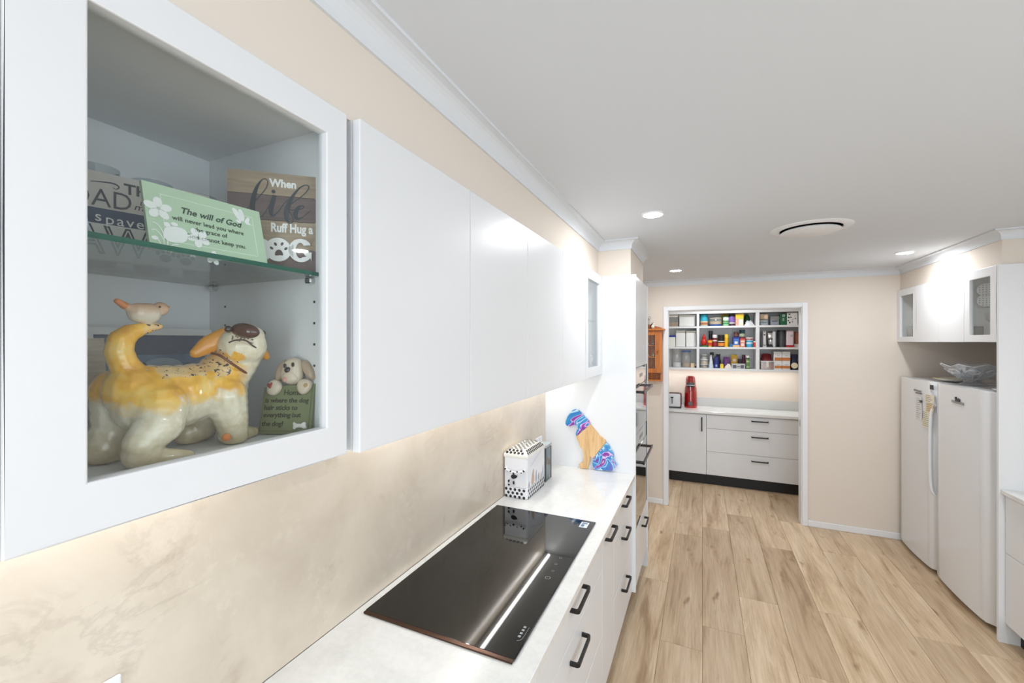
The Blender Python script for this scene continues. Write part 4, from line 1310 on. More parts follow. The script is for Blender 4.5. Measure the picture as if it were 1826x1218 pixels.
INK = flat((120, 118, 130), .7)
o, P_, uv = stick('note_paper', 'tall white list paper on the fridge door', 'paper', [(1633, 706), (1642, 708), (1643, 748), (1632, 746)], PAPER)
lines_on(o, P_, uv, 10, INK)
o, P_, uv = stick('note_paper', 'ivory note paper at the top of the fridge door', 'paper', [(1646, 702), (1663, 705), (1662, 720), (1646, 717)], PAPER2, lift=.0004)
lines_on(o, P_, uv, 4, INK)
o, P_, uv = stick('note_paper', 'brown-flecked cream recipe card on the fridge door', 'paper', [(1648, 719), (1662, 721), (1660, 736), (1648, 734)], flat((222, 204, 168), .7), lift=.0008)
lines_on(o, P_, uv, 4, flat((150, 118, 90), .7))
o, P_, uv = stick('note_paper', 'long cream handwritten letter below the recipe card', 'paper', [(1646, 733), (1660, 736), (1655, 765), (1641, 759)], PAPER2, lift=.0002)
lines_on(o, P_, uv, 8, flat((140, 134, 116), .7))
BLK = flat((36, 36, 38), .4)
stick('fridge_magnet', 'square black picture magnet at the top of the fridge', 'magnet', [(1654, 686), (1659, 687), (1660, 695), (1654, 694)], BLK, .004)
stick('fridge_magnet', 'grey bar magnet above the tall white list', 'magnet', [(1629, 693.5), (1641.5, 697), (1641.5, 700), (1629, 696)], flat((120, 120, 122), .4), .003)
stick('fridge_badge', 'dark metal maker badge below the bar magnet', 'badge', [(1632, 699), (1642.5, 701.5), (1642.5, 703.5), (1632, 701)], flat((84, 84, 88), .3), .003)
stick('fridge_magnet', 'small black clip magnet on the tall white list', 'magnet', [(1638.5, 713), (1643, 714.5), (1643, 718), (1640, 717.5)], BLK, .004, lift=.0015)
stick('fridge_magnet', 'small round black magnet on the ivory note', 'magnet', smooth_poly([(1658, 706), (1660.5, 706), (1660.5, 710), (1658, 710)], 2), BLK, .004, lift=.0018)
stick('fridge_magnet', 'dark bird-shaped magnet on the brown-flecked card', 'magnet', [(1656, 722), (1658, 725), (1661, 724), (1661, 729), (1657, 728)], flat((90, 84, 78), .4), .004, lift=.0022)
o, P_, uv = stick('fridge_badge', 'grey maker badge bar on the freezer door', 'badge', [(1696.5, 712.5), (1717.5, 718.5), (1717, 723), (1696.5, 717)], flat((142, 143, 146), .3), .003, (3.495, 4.145))
stick('fridge_magnet', 'black snail-shaped magnet on top of the freezer badge', 'magnet', [(1703, 708), (1705, 707.5), (1705.5, 712), (1709, 710.5), (1711.5, 713), (1711, 717), (1704, 715.5)], BLK, .005, (3.495, 4.145), lift=.001)

# tall end panel and boxed cabinets above the fridges
solo('end_panel', bx(1.572, XR, 3.40, 3.42, 0, 2.195, .001, 1), WHITE, 'tall white end panel standing beside the freezer', 'panel')
YS = [4.803, 4.435, 4.09, 3.756, 3.4205]
rl = ['white wall cabinet with a small glass door in the room corner above the fridge', 'plain white wall cabinet above the fridge', 'plain white wall cabinet above the freezer', 'white wall cabinet with a glass door showing dotted plates above the freezer']
for i in range(4):
    y1, y0 = YS[i], YS[i + 1]
    t = thing('display_cabinet' if i in (0, 3) else 'wall_cabinet', rl[i], 'cabinet', (1.9, (y0 + y1) / 2, 1.742))
    carcass(t, y0, y1, 1.593, XR - .002, 1.742, 2.195, side=-1)
    if i in (0, 3):
        framed_door(t, y0 + .001, y1 - .001, 1.742, 2.195, XF, .02, (.06, .06, .045, .055), side=-1)
        obj('glass_shelf', bx(1.63, 2.23, y0 + .017, y1 - .017, 1.872, 1.878) if i == 0 else bx(1.63, 2.23, y0 + .017, y1 - .017, 1.962, 1.968), SHELF_GLASS, t)
    else:
        obj('door', bx(XF, 1.592, y0 + .0012, y1 - .0012, 1.742, 2.195, .0018, 2), WHITE, t)

# crockery behind the right glass doors
DOTW = flat((214, 216, 220), .25)


def dot_dish(xc, yc, z0, r, lab):
    """two round dotted lobes, one above the other, standing upright and facing the room"""
    t = thing('dotted_dish', lab, 'dish', (xc, yc, z0))
    f = Vector((-xc, -yc, 0)).normalized()
    pl_ = Plane((xc, yc, z0), (-f.y, f.x, 0), (0, 0, 1))
    if pl_.N.dot(f) < 0:
        pl_ = Plane((xc, yc, z0), (f.y, -f.x, 0), (0, 0, 1))
    for k in range(2):
        vz = r + k * r * 1.72
        lb = obj('lobe', prism(B(), pl_, disc_poly(0, vz, r * 1.05, r, 28), .012, -.006), DOTW, t)
        bm = B()
        for i in range(-2, 3):
            for j in range(-2, 3):
                if math.hypot(i, j) < 2.3:
                    prism(bm, pl_, disc_poly(i * r * .36, vz + j * r * .36, r * .08, n=8), .0006, .0062)
        obj('dot_print', bm, flat((88, 92, 100), .5), lb)


dot_dish(1.652, 3.695, 1.9685, .040, 'white two-lobed dish with grey dots on the glass shelf above the freezer')
dot_dish(-.668, 2.665, 1.5495, .032, 'white two-lobed dish with grey dots behind the narrow glass door')
bm = lathe(B(), [(.03, 0), (.035, .006), (.02, .012), (.03, .02), (.016, .09), (.05, .125), (.058, .165), (.055, .165), (.046, .128), (.012, .10)], 18, (1.69, 3.665, 1.7585))
solo('glass_bowl', bm, CRYSTAL, 'cut glass footed bowl behind the glass door above the freezer', 'bowl', None, True)
bm = lathe(B(), [(.025, 0), (.028, .004), (.012, .012), (.05, .045), (.055, .07), (.052, .07), (.045, .045), (.01, .014)], 18, (1.84, 3.62, 1.7585))
solo('glass_bowl', bm, CRYSTAL, 'little cut glass dish deep behind the glass door above the freezer', 'bowl', None, True)
t = thing('photo_frame', 'small dark photo frame behind the glass door above the freezer', 'frame', (1.625, 3.715, 1.7585))
obj('frame', bx(1.602, 1.650, 3.718, 3.728, 1.7585, 1.845, .002, 1), flat((54, 58, 58), .4), t)
obj('picture', bx(1.608, 1.644, 3.717, 3.7182, 1.766, 1.838), flat((92, 98, 98), .3), t)
for k, (yy, hh) in enumerate(((4.73, .10), (4.66, .075))):
    bm = lathe(B(), [(.02, 0), (.028, .004), (.03, hh * .5), (.034, hh), (.031, hh), (.026, hh * .4), (.018, .006)], 16, (1.645 + k * .02, yy, 1.7585))
    solo('glass_cup', bm, CRYSTAL, ('taller' if k == 0 else 'shorter') + ' cut glass cup in the small corner cabinet', 'cup', None, True)
# things on the fridge tops
zt = 1.4385
bm = lathe(B(), [(.05, 0), (.085, .004), (.125, .016), (.14, .026), (.137, .027), (.12, .019), (.08, .008), (0, .007)], 36, (1.78, 4.33, zt))
t = solo('plate', bm, flat((226, 224, 216), .2), 'white dinner plate with yellow rim on top of the fridge', 'plate', None, True)
bm = lathe(B(), [(.136, .0274), (.141, .0282), (.1412, .0264), (.138, .0255)], 36, (1.78, 4.33, zt), cap=False); obj('rim', bm, flat((208, 176, 60), .25), t, True, label='yellow rim')
BCX, BCY = 1.735, 4.04
t = thing('crystal_bowl', 'big cut crystal footed bowl on top of the fridges', 'bowl', (BCX, BCY, zt))
bm = B()
n = 40
prf = [(.075, 0), (.08, .006), (.045, .022), (.035, .034), (.07, .050), (.112, .085), (.136, .118), (.156, .138)]
rings = []
for k, (r, z) in enumerate(prf):
    sc = max(0, (k - 3) / 4)
    rings.append([bm.verts.new((BCX + r * (1 + .05 * sc * math.cos(8 * a)) * math.cos(a), BCY + r * (1 + .05 * sc * math.cos(8 * a)) * math.sin(a), zt + z + .008 * sc * math.cos(8 * a) + .007 * (i % 2) * (k > 3))) for i, a in enumerate([2 * math.pi * j / n for j in range(n)])])
for a, b_ in zip(rings[:-1], rings[1:]):
    for i in range(n):
        bm.faces.new((a[i], a[(i + 1) % n], b_[(i + 1) % n], b_[i]))
inner = []
for k, (r, z) in enumerate([(.150, .136), (.130, .117), (.100, .087), (.06, .056), (.01, .046)]):
    sc = max(0, 1 - k / 3)
    inner.append([bm.verts.new((BCX + r * (1 + .05 * sc * math.cos(8 * a)) * math.cos(a), BCY + r * (1 + .05 * sc * math.cos(8 * a)) * math.sin(a), zt + z + .008 * sc * math.cos(8 * a) + .007 * ((i + 1) % 2))) for i, a in enumerate([2 * math.pi * j / n for j in range(n)])])
for a, b_ in zip([rings[-1]] + inner[:-1], inner):
    for i in range(n):
        bm.faces.new((a[i], a[(i + 1) % n], b_[(i + 1) % n], b_[i]))
bm.faces.new(inner[-1]); bm.faces.new(list(reversed(rings[0])))
obj('bowl', bm, CRYSTAL, t)
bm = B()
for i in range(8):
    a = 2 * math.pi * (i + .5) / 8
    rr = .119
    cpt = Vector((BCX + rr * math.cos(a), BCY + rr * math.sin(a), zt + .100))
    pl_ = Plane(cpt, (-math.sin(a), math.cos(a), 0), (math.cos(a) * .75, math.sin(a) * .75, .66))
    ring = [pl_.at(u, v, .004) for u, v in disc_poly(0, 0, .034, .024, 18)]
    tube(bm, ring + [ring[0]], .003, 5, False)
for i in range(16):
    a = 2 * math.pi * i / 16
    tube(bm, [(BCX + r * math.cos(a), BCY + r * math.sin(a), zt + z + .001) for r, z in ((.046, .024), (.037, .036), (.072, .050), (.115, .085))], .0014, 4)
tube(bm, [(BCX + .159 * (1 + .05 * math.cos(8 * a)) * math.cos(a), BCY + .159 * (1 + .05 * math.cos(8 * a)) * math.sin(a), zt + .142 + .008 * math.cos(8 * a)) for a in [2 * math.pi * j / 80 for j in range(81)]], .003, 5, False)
obj('cut_ovals', bm, glassy('crystal_ridge_glint', (250, 251, 252), .3, .4, (240, 242, 245)), t, kind='stuff')  # whiter crystal on ridges and rim paints in their sparkle
bm = lathe(B(), [(.04, 0), (.06, .003), (.085, .013), (.083, .015), (.058, .006), (0, .005)], 28, (1.72, 3.585, zt))
solo('saucer', bm, flat((224, 226, 226), .2), 'small white saucer on the freezer top beside the end panel', 'saucer', None, True)

# right worktop and base cabinets
solo('worktop', bx(1.580, XR, YB + .4, 3.3995, .864, .889, .002, 1), TOP, 'white stone worktop running out from the tall end panel', 'worktop')
yy = 3.3985
for k in range(3):
    base_cab('drawer_cabinet', ['white two-drawer base cabinet next to the tall end panel', 'white two-drawer base cabinet, second from the tall end panel', 'white two-drawer base cabinet, third from the tall end panel'][k], yy - .9, yy, [(.526, .858, None), (.117, .526, None)], side=-1, xf=1.598, xb=XR - .002, ztop=.864, zb=.117)
    yy -= .901

# ------------------------------------------------------------------ ceiling fittings


def downlight(lab, x, y, z=ZC):
    t = thing('downlight', lab, 'downlight', (x, y, z - .006))
    bm = lathe(B(), [(.048, 0), (.056, .0005), (.058, .006), (.048, .006)], 32, (x, y, z - .006), cap=False); obj('bezel', bm, TRIM, t, True)
    bm = lathe(B(), [(.048, .001), (.048, .003), (0, .003)], 28, (x, y, z - .006)); obj('lamp', bm, LAMP, t)
    area('downlight_lamp', (0, 0, -.004), (0, 0, 0), .09, .09, DOWN_W, (.95, .975, 1.0), t, 'DISK')


downlight('round ceiling downlight in front of the oven tower', -.23, 2.267)
downlight('round ceiling downlight above the pine cabinet and pantry doorway', -.22, 4.13)
downlight('round ceiling downlight by the cabinets above the fridges', 1.35, 3.99)
downlight('unseen ceiling downlight set back behind the camera on the left', -.23, -1.0)  # unseen lamp, moved back so the cabinet doors do not overexpose
downlight('round ceiling downlight over the right worktop', 1.35, 2.12)
downlight('round ceiling downlight over the near right worktop', 1.35, .25)
downlight('added unseen ceiling downlight behind the camera', .6, -2.4)  # unseen lamp added for more light from behind the camera
downlight('added unseen ceiling downlight to light the pantry', .2, 5.4)  # unseen lamp added to brighten the pantry
vx, vy = .567, 2.918
t = thing('ceiling_vent', 'round white ceiling air vent with a floating disc', 'vent', (vx, vy, ZC - .03))
obj('ring', lathe(B(), [(.150, .0295), (.152, .022), (.170, .020), (.196, .026), (.200, .030)], 48, (vx, vy, ZC - .03), cap=False), TRIM, t, True)
obj('throat', lathe(B(), [(.151, .0296), (0, .0296)], 40, (vx, vy, ZC - .03)), flat((16, 16, 18), .8), t)
obj('disc', lathe(B(), [(0, .006), (.140, .006), (.146, .010), (.140, .016), (0, .018)], 48, (vx, vy, ZC - .03)), TRIM, t, True)

# ------------------------------------------------------------------ on the left worktop
# spotted dog-treat tin
TX0, TX1, TY0, TY1, TZ1 = -.986, -.847, 2.083, 2.355, 1.135
t = thing('storage_tin', 'white dog print tin with black spotted lid on the worktop', 'tin', ((TX0 + TX1) / 2, (TY0 + TY1) / 2, .9))
TINW = flat((232, 232, 236), .25)
obj('body', bx(TX0, TX1, TY0, TY1, .9, TZ1, .010, 3), TINW, t, True)
bm = B()
zt = TZ1
A = [(TX0 - .002, TY0 - .002, zt - .018), (TX1 + .002, TY0 - .002, zt - .018), (TX1 + .002, TY1 + .002, zt - .018), (TX0 - .002, TY1 + .002, zt - .018)]
Bq = [(a[0], a[1], zt + .002) for a in A]
Cq = [(TX0 + .022, TY0 + .022, zt + .026), (TX1 - .022, TY0 + .022, zt + .026), (TX1 - .022, TY1 - .022, zt + .026), (TX0 + .022, TY1 - .022, zt + .026)]
V = [[bm.verts.new(p) for p in q] for q in (A, Bq, Cq)]
for r0, r1 in zip(V[:-1], V[1:]):
    for i in range(4):
        bm.faces.new((r0[i], r0[(i + 1) % 4], r1[(i + 1) % 4], r1[i]))
bm.faces.new(V[2]); bm.faces.new(list(reversed(V[0])))
bmesh.ops.bevel(bm, geom=list(bm.edges), offset=.004, segments=2, affect='EDGES', profile=.5)
lid = obj('lid', bm, flat((238, 236, 230), .25), t, True)
SPOT = flat((34, 34, 38), .4)
bm = B()
pt = Plane((TX0, TY0, zt + .0262), (1, 0, 0), (0, 1, 0))
for i in range(4):
    for j in range(11):
        u = .034 + i * .028 + (j % 2) * .014; v = .032 + j * .0215
        if u < TX1 - TX0 - .026:
            prism(bm, pt, disc_poly(u, v, .0085, n=12), .0004)
for side, L_ in ((0, TX1 - TX0), (1, TY1 - TY0)):   # sloping shoulders towards the room and towards the camera
    if side == 0:
        ps = Plane((TX0, TY0 - .002, zt + .003), (1, 0, 0), (0, .024, .024))
    else:
        ps = Plane((TX1 + .002, TY0, zt + .003), (0, 1, 0), (-.024, 0, .024))
    k = 0
    u = .018
    while u < L_ - .016:
        for vv_ in (.009, .024):
            uu = u + (.011 if vv_ > .01 else 0)
            if .02 < uu < L_ - .022 or vv_ < .01:
                prism(bm, ps, disc_poly(uu, vv_, .0078, n=10), .0004, .0006)
        u += .0225
obj('dot_print', bm, SPOT, lid)
ps0 = Plane((TX0, TY0, .9), (1, 0, 0), (0, 0, 1)); ps1 = Plane((TX1, TY0, .9), (0, 1, 0), (0, 0, 1))
bm = B()
for ps, L_ in ((ps0, TX1 - TX0), (ps1, TY1 - TY0)):
    for row in range(3):
        u = .014 + (row % 2) * .013
        while u < L_ - .010:
            prism(bm, ps, disc_poly(u, .010 + row * .019, .0078, n=12), .0004, .0003)
            u += .026
obj('dot_print', bm, SPOT, t)
bm = B()
for ps, L_ in ((ps0, TX1 - TX0), (ps1, TY1 - TY0)):
    prism(bm, ps, [(.01, .0605), (L_ - .01, .0605), (L_ - .01, .0615), (.01, .0615)], .0004, .0003)
obj('band_line', bm, SPOT, t)
# carrying handle on the end, spotted
hbm = tube(B(), catmull([(TX0 + .014, TY0 - .001, 1.062), (TX0 + .02, TY0 - .014, 1.056), (TX0 + .07, TY0 - .022, 1.046), (TX1 - .02, TY0 - .014, 1.056), (TX1 - .014, TY0 - .001, 1.062)], 5), .008, 8)
hd = obj('handle', hbm, TINW, t, True)
bm = B()
for k, (fx, dz) in enumerate(((-.052, .006), (-.036, .0), (-.018, .002), (0, -.003), (.02, .002), (.04, .0), (.053, .006))):
    ball(bm, ((TX0 + TX1) / 2 + fx, TY0 - .0285 + abs(fx) * .2, 1.047 + dz + abs(fx) * .1), .007, .004, .006, sub=8)
obj('dot_print', bm, SPOT, hd)
# painted dogs
bm = B(); prism(bm, ps0, smooth_poly([(.04, .115), (.048, .128), (.066, .130), (.074, .124), (.082, .127), (.078, .114), (.066, .106), (.05, .104)]), .0005, .0004)
prism(bm, ps0, smooth_poly([(.022, .094), (.034, .100), (.036, .088), (.026, .08)]), .0005, .0004); prism(bm, ps0, disc_poly(.058, .084, .006, .01), .0005, .0005)
prism(bm, ps0, disc_poly(.03, .07, .007, .005), .0005, .0005)
obj('dalmatian_print', bm, SPOT, t)
bm = B(); prism(bm, ps0, smooth_poly([(.018, .064), (.024, .096), (.044, .112), (.062, .106), (.070, .09), (.07, .064)]), .0003, .0003)
obj('dog_print', bm, flat((204, 204, 212), .35), t)
bm = B(); prism(bm, ps1, smooth_poly([(.05, .064), (.058, .11), (.075, .14), (.092, .150), (.095, .12), (.1, .064)]), .0003, .0003)
obj('dog_print', bm, flat((196, 166, 144), .4), t)
for u, hgt, wd in ((.02, .10, .02), (.125, .135, .02), (.165, .11, .024), (.205, .10, .02), (.238, .135, .016)):
    bm = B(); prism(bm, ps1, smooth_poly([(u - wd / 2, .064), (u - wd * .4, hgt * .8), (u + wd * .3, hgt), (u + wd * .5, hgt * .8), (u + wd / 2, .064)]), .0003, .0003)
    obj('dog_print', bm, flat((150, 152, 158), .4), t)
bm = B()
pts = [(.045 + .0055 * k, .172 + .0016 * k + (.003 if k % 2 else -.003), .0011) for k in range(30)]
stroke(bm, ps1, pts, .0003, .0003)
obj('script_line', bm, flat((130, 132, 140), .5), t)
k_ = obj('knob', lathe(B(), [(.006, 0), (.005, .008), (.012, .014), (.013, .02), (.008, .026), (0, .027)], 18, ((TX0 + TX1) / 2, (TY0 + TY1) / 2, zt + .026)), CHROME, lid, True)
# glass canister behind the tin
gcx, gcy = -.905, 2.445
t = thing('glass_canister', 'tall square clear glass canister behind the spotted tin', 'canister', (gcx, gcy, .9))
obj('body', bx(gcx - .05, gcx + .05, gcy - .05, gcy + .05, .9, 1.105, .008, 2), glassy('grey_glass', (178, 190, 196), .10, .12, (150, 165, 172)), t)
bm = B()
for sx2 in (-1, 1):
    for sy2 in (-1, 1):
        box(bm, gcx + sx2 * .048 - .003, gcx + sx2 * .048 + .003, gcy + sy2 * .048 - .003, gcy + sy2 * .048 + .003, .903, 1.10)
obj('edge', bm, flat((70, 82, 90), .2), t)
obj('lid', bx(gcx - .052, gcx + .052, gcy - .052, gcy + .052, 1.105, 1.122, .004, 2), flat((168, 180, 186), .25), t)

# cut-out dog leaning at the tower panel
pd_ = Plane((-.7, 2.755, .9), (1, 0, 0), (0, 0, 1))


def cpoly(pts, ox, oy, s, pl_):
    return [pl_.px(ox + x / s, oy + y / s) for x, y in pts]


head = [(255, 540), (250, 500), (265, 450), (285, 415), (262, 372), (230, 350), (190, 362), (150, 378), (98, 368), (76, 330), (84, 285), (112, 215), (148, 165), (190, 112), (240, 88), (292, 108), (345, 155), (400, 215), (447, 265), (490, 332), (486, 346)]
body = [(262, 570), (258, 548), (488, 348), (540, 410), (590, 470), (640, 535), (700, 575), (745, 615), (750, 645), (537, 912), (490, 880), (485, 960), (465, 1000), (452, 1086), (320, 1082), (302, 1010), (330, 990), (375, 985), (385, 880), (375, 800), (350, 750), (320, 720), (300, 650)]
rear = [(755, 652), (800, 690), (840, 770), (880, 840), (885, 930), (900, 980), (945, 1030), (905, 1080), (880, 1060), (862, 1122), (760, 1118), (600, 1112), (545, 1092), (532, 1020), (528, 965), (560, 930), (541, 914)]
t = thing('cutout_dog', 'sitting wooden cut-out dog with purple and blue resin at the tower panel', 'ornament', (-.68, 2.765, .9))
for nm, pts, m_ in (('head', head, MATS['swirl_resin']), ('torso', body, MATS['pale_wood']), ('rear', rear, MATS['swirl_resin'])):
    uv = cpoly(pts, 1000, 720, 9.37, pd_)
    uv = [(u, max(v, .001)) for u, v in uv]
    obj(nm, prism(B(), pd_, uv, -.018), m_, t, label={'head': 'swirled purple and blue resin head', 'torso': 'pale wooden chest and front leg', 'rear': 'swirled purple and blue resin hindquarters'}[nm])

# ------------------------------------------------------------------ inside the glass display cabinet
# --- sign: THE ROAD to my ... is paved ... PAW
ps = Plane((-.889, .192, ZSH + .0006), (.253, .967, 0), (-.06, .016, 1))
Wd, Ht = .293, ps.px(159, 302)[1]
t = thing('paw_sign', 'grey and navy lettered paw print sign on the glass shelf', 'sign', (-.85, .33, ZSH))
obj('board', prism(B(), ps, [(0, 0), (Wd, 0), (Wd, Ht), (0, Ht)], -.012), flat((196, 190, 184), .6), t)
NAVY = flat((28, 56, 90), .6)
v1 = ps.px(172, 370)[1]; v0 = ps.px(175, 398)[1]
obj('navy_band', prism(B(), ps, [(0, v0), (Wd, v0), (Wd, v1), (0, v1)], .0006), NAVY, t)
obj('white_band', prism(B(), ps, [(0, .0), (Wd, .0), (Wd, v0), (0, v0)], .0004), flat((214, 212, 208), .6), t)
INKN = flat((44, 54, 66), .6)
text('lettering', 'THE', .0235, INKN, t, ps, ps.px(221, 345), n0=.0003, bold=.0006)
text('lettering', 'ROAD', .040, INKN, t, ps, ps.px(237, 378), 'RIGHT', n0=.0003, bold=-.0002, sx=.86)
text('lettering', 'to', .0135, INKN, t, ps, ps.px(248, 366), n0=.0003, shear=.25)
text('lettering', 'my', .0150, INKN, t, ps, ps.px(238, 374), n0=.0003, shear=.25, sx=1.1)
WL = flat((232, 230, 226), .6)
text('lettering', 'paved', .0225, WL, t, ps, ps.px(187, 399), n0=.0008, spacing=1.18)
text('lettering', 's', .0225, WL, t, ps, ps.px(168, 393), n0=.0008)
text('lettering', 'PAW', .063, INKN, t, ps, ps.px(268, 462), 'RIGHT', n0=.0008, bold=.0011, sx=.84)
text('lettering', 'PAW', .063, flat((206, 204, 200), .6), t, ps, ps.px(268, 462), 'RIGHT', n0=.0016, bold=-.0018, sx=.84)
bm = stroke(B(), ps, [ps.px(x, y) + (w_,) for x, y, w_ in ((161, 323, .0012), (185, 325, .002), (203, 328, .0024), (212, 334, .002), (207, 338, .0012), (201, 335, .001))], n0=.0003)
obj('flourish', bm, INKN, t)
for (cx_, cy_) in ((295, 461), (331, 467)):
    bm = B(); u, v = ps.px(cx_, cy_)
    prism(bm, ps, disc_poly(u, v, .0085, .0065), .0005, .0005)
    for du, dv in ((-.010, .008), (-.0035, .0125), (.004, .0125), (.0105, .008)):
        prism(bm, ps, disc_poly(u + du, v + dv, .003, .0042), .0005, .0005)
    obj('paw_print', bm, flat((120, 120, 122), .6), t)
# --- green glass plaque
P0 = Vector((-.680, .325, ZSH + .0006)); P1 = Vector((-.671, .483, ZSH + .0006))
pt_ = onY(.483, 462, 378)
Vup = Vector((pt_.x - P1.x, 0, pt_.z - P1.z))
pg = Plane(P0, P1 - P0, Vup)
gw = (P1 - P0).length
gh = Vup.length
t = thing('glass_plaque', 'pale green glass plaque with a verse and white flowers', 'plaque', (-.69, .404, ZSH))
uTL = pg.px(258, 328)[0]
GREEN = mat('green_plaque', (186, 212, 182), .12, spec=.6)
obj('plate', prism(B(), pg, [(uTL * .4 - .004, 0), (gw, 0), (gw, gh), (uTL * .4 - .004, gh)], -.006), GREEN, t)
bm = B()
m1, m2 = .014, .0155
for (a, b_, c_, d_) in ((m1, gw - m1, gh - m2, gh - m1), (m1, gw - m1, m1, m2), (m1, m2, m1, gh - m1), (gw - m2, gw - m1, m1, gh - m1)):
    prism(bm, pg, [(a, c_), (b_, c_), (b_, d_), (a, d_)], .0004)
obj('bevel_line', bm, flat((212, 230, 208), .3), t)
GT = flat((46, 72, 58), .5)
text('lettering', 'The will of God', .0134, GT, t, pg, pg.px(322, 379), n0=.0003, shear=.3, bold=.0002, rot=-.02)
text('lettering', 'will never lead you where', .0095, GT, t, pg, pg.px(308, 391), n0=.0003, rot=-.01)
text('lettering', 'the grace of', .0095, GT, t, pg, pg.px(347, 412), n0=.0003)
text('lettering', 'God cannot keep you.', .0095, GT, t, pg, pg.px(332, 423), n0=.0003)
FW = flat((240, 244, 240), .4)


def flower(px_, py_, r, pet=5, rot0=0.3, name='flower_print'):
    bm = B(); u, v = pg.px(px_, py_)
    for k in range(pet):
        a = rot0 + 2 * math.pi * k / pet
        prism(bm, pg, disc_poly(u + r * .58 * math.cos(a), v + r * .58 * math.sin(a), r * .46, r * .34, 14, a), .0005, .0004)
    obj(name, bm, FW, t)


flower(283, 372, .0165); flower(354, 424, .015, rot0=.8); flower(380, 459, .011, 5, .1); flower(343, 453, .005)
bm = B()
prism(bm, pg, smooth_poly([pg.px(x, y) for x, y in ((292, 406), (305, 403), (328, 407), (336, 418), (332, 433), (305, 433), (291, 424))]), .0005, .0005)
prism(bm, pg, disc_poly(*pg.px(298, 401), .004), .0005, .0005); prism(bm, pg, disc_poly(*pg.px(311, 400), .0045, .003), .0005, .0005); prism(bm, pg, disc_poly(*pg.px(276, 424), .004, .003), .0005, .0005)
obj('flower_print', bm, FW, t)
bm = B()
for pts in (((290, 446), (292, 420), (283, 402), (272, 396)), ((294, 448), (290, 425), (278, 410), (270, 410)), ((300, 449), (306, 438), (318, 436)), ((296, 448), (299, 430), (294, 412)), ((303, 450), (318, 444), (334, 446)), ((288, 440), (280, 425), (270, 424))):
    stroke(bm, pg, [pg.px(*p) + (.0013,) for p in pts], n0=.0003)
obj('stem_print', bm, FW, t)
bm = B()
for pts in (((432, 396), (424, 390), (415, 376), (414, 369), (421, 371), (430, 384)), ((434, 397), (428, 384), (424, 372), (431, 372), (437, 386)), ((434, 398), (440, 386), (446, 388), (443, 398), (458, 402)), ((434, 398), (426, 397), (420, 392), (424, 390))):
    prism(bm, pg, smooth_poly([pg.px(*p) for p in pts], 1), .0005, .0004)
obj('butterfly_print', bm, FW, t)
# --- wooden sign: When life ... Ruff Hug a DOG
k_ = 1.05
U_ = Vector((.757, .654, 0)).normalized()
brp = Vector((-.63 * k_, .552 * k_, 0)); wW = .1225 * k_
brp = Vector((brp.x - .012, brp.y - .018, 0))
tlp = brp - U_ * wW
pw = Plane((tlp.x, tlp.y, ZSH + .0006), U_, (0, 0, 1))
hW = pw.px(429, 302)[1]
t = thing('wooden_sign', 'striped wooden sign with white and charcoal lettering on the glass shelf', 'sign', ((tlp.x + brp.x) / 2, (tlp.y + brp.y) / 2, ZSH))
cuts = [0, .185 * hW, .465 * hW, .77 * hW, hW]
cuts = [0] + [pw.px(500, y)[1] for y in (444, 394, 349.5)] + [hW]
bmats = ['board_dark', 'board_light', 'board_dark', 'board_light']
wW = pw.px(565, 316)[0]
for k in range(4):
    obj('plank', prism(B(), pw, [(0, cuts[k] + .0004), (wW, cuts[k] + .0004), (wW, cuts[k + 1] - .0004), (0, cuts[k + 1] - .0004)], -.014), MATS[bmats[k]], t)
SW = flat((240, 240, 238), .45)
text('lettering', 'When', .0195, SW, t, pw, pw.px(481, 332), n0=.0004, bold=.0008, sx=.9)
text('lettering', 'Ruff Hug a', .0225, SW, t, pw, pw.px(558, 417.5), 'RIGHT', n0=.0004, bold=.0008, sx=.74)
CH = flat((46, 58, 66), .5)


def S7(pts):
    return [pw.px(420 + x / 5.8, 290 + y / 5.8) + (w_ / 5.8 / 1000 * 1.05,) for x, y, w_ in pts]


bm = B()
stroke(bm, pw, S7([(120, 480, 8), (180, 420, 9), (250, 350, 10), (315, 270, 10), (336, 205, 10), (315, 172, 9), (275, 180, 12), (230, 240, 26), (195, 330, 40), (178, 420, 46), (180, 500, 46), (210, 560, 24), (260, 566, 10), (310, 515, 9), (350, 440, 9)]), n0=.0003)
stroke(bm, pw, S7([(405, 340, 34), (385, 410, 44), (368, 480, 44), (372, 535, 34), (400, 548, 16), (450, 500, 9), (500, 430, 9), (545, 385, 9)]), n0=.0004)
stroke(bm, pw, S7([(560, 440, 9), (640, 385, 9), (720, 320, 10), (760, 260, 10), (735, 235, 9), (670, 260, 14), (600, 340, 26), (552, 430, 42), (528, 510, 46), (528, 580, 34), (550, 620, 18), (580, 625, 10), (598, 600, 9), (585, 550, 9), (552, 495, 9), (590, 492, 10), (640, 490, 10), (690, 478, 10), (708, 455, 10), (670, 452, 20), (635, 490, 38), (620, 550, 42), (645, 585, 24), (695, 565, 10), (740, 530, 9), (778, 498, 8)]), n0=.0005)
prism(bm, pw, disc_poly(*pw.px(420 + 393 / 5.8, 290 + 301 / 5.8), .0033), .0008)
obj('script_lettering', bm, CH, t, label='charcoal script word')
# raised DOG with a paw in the O
def P7(x, y):
    return pw.px(420 + x / 5.8, 290 + y / 5.8)


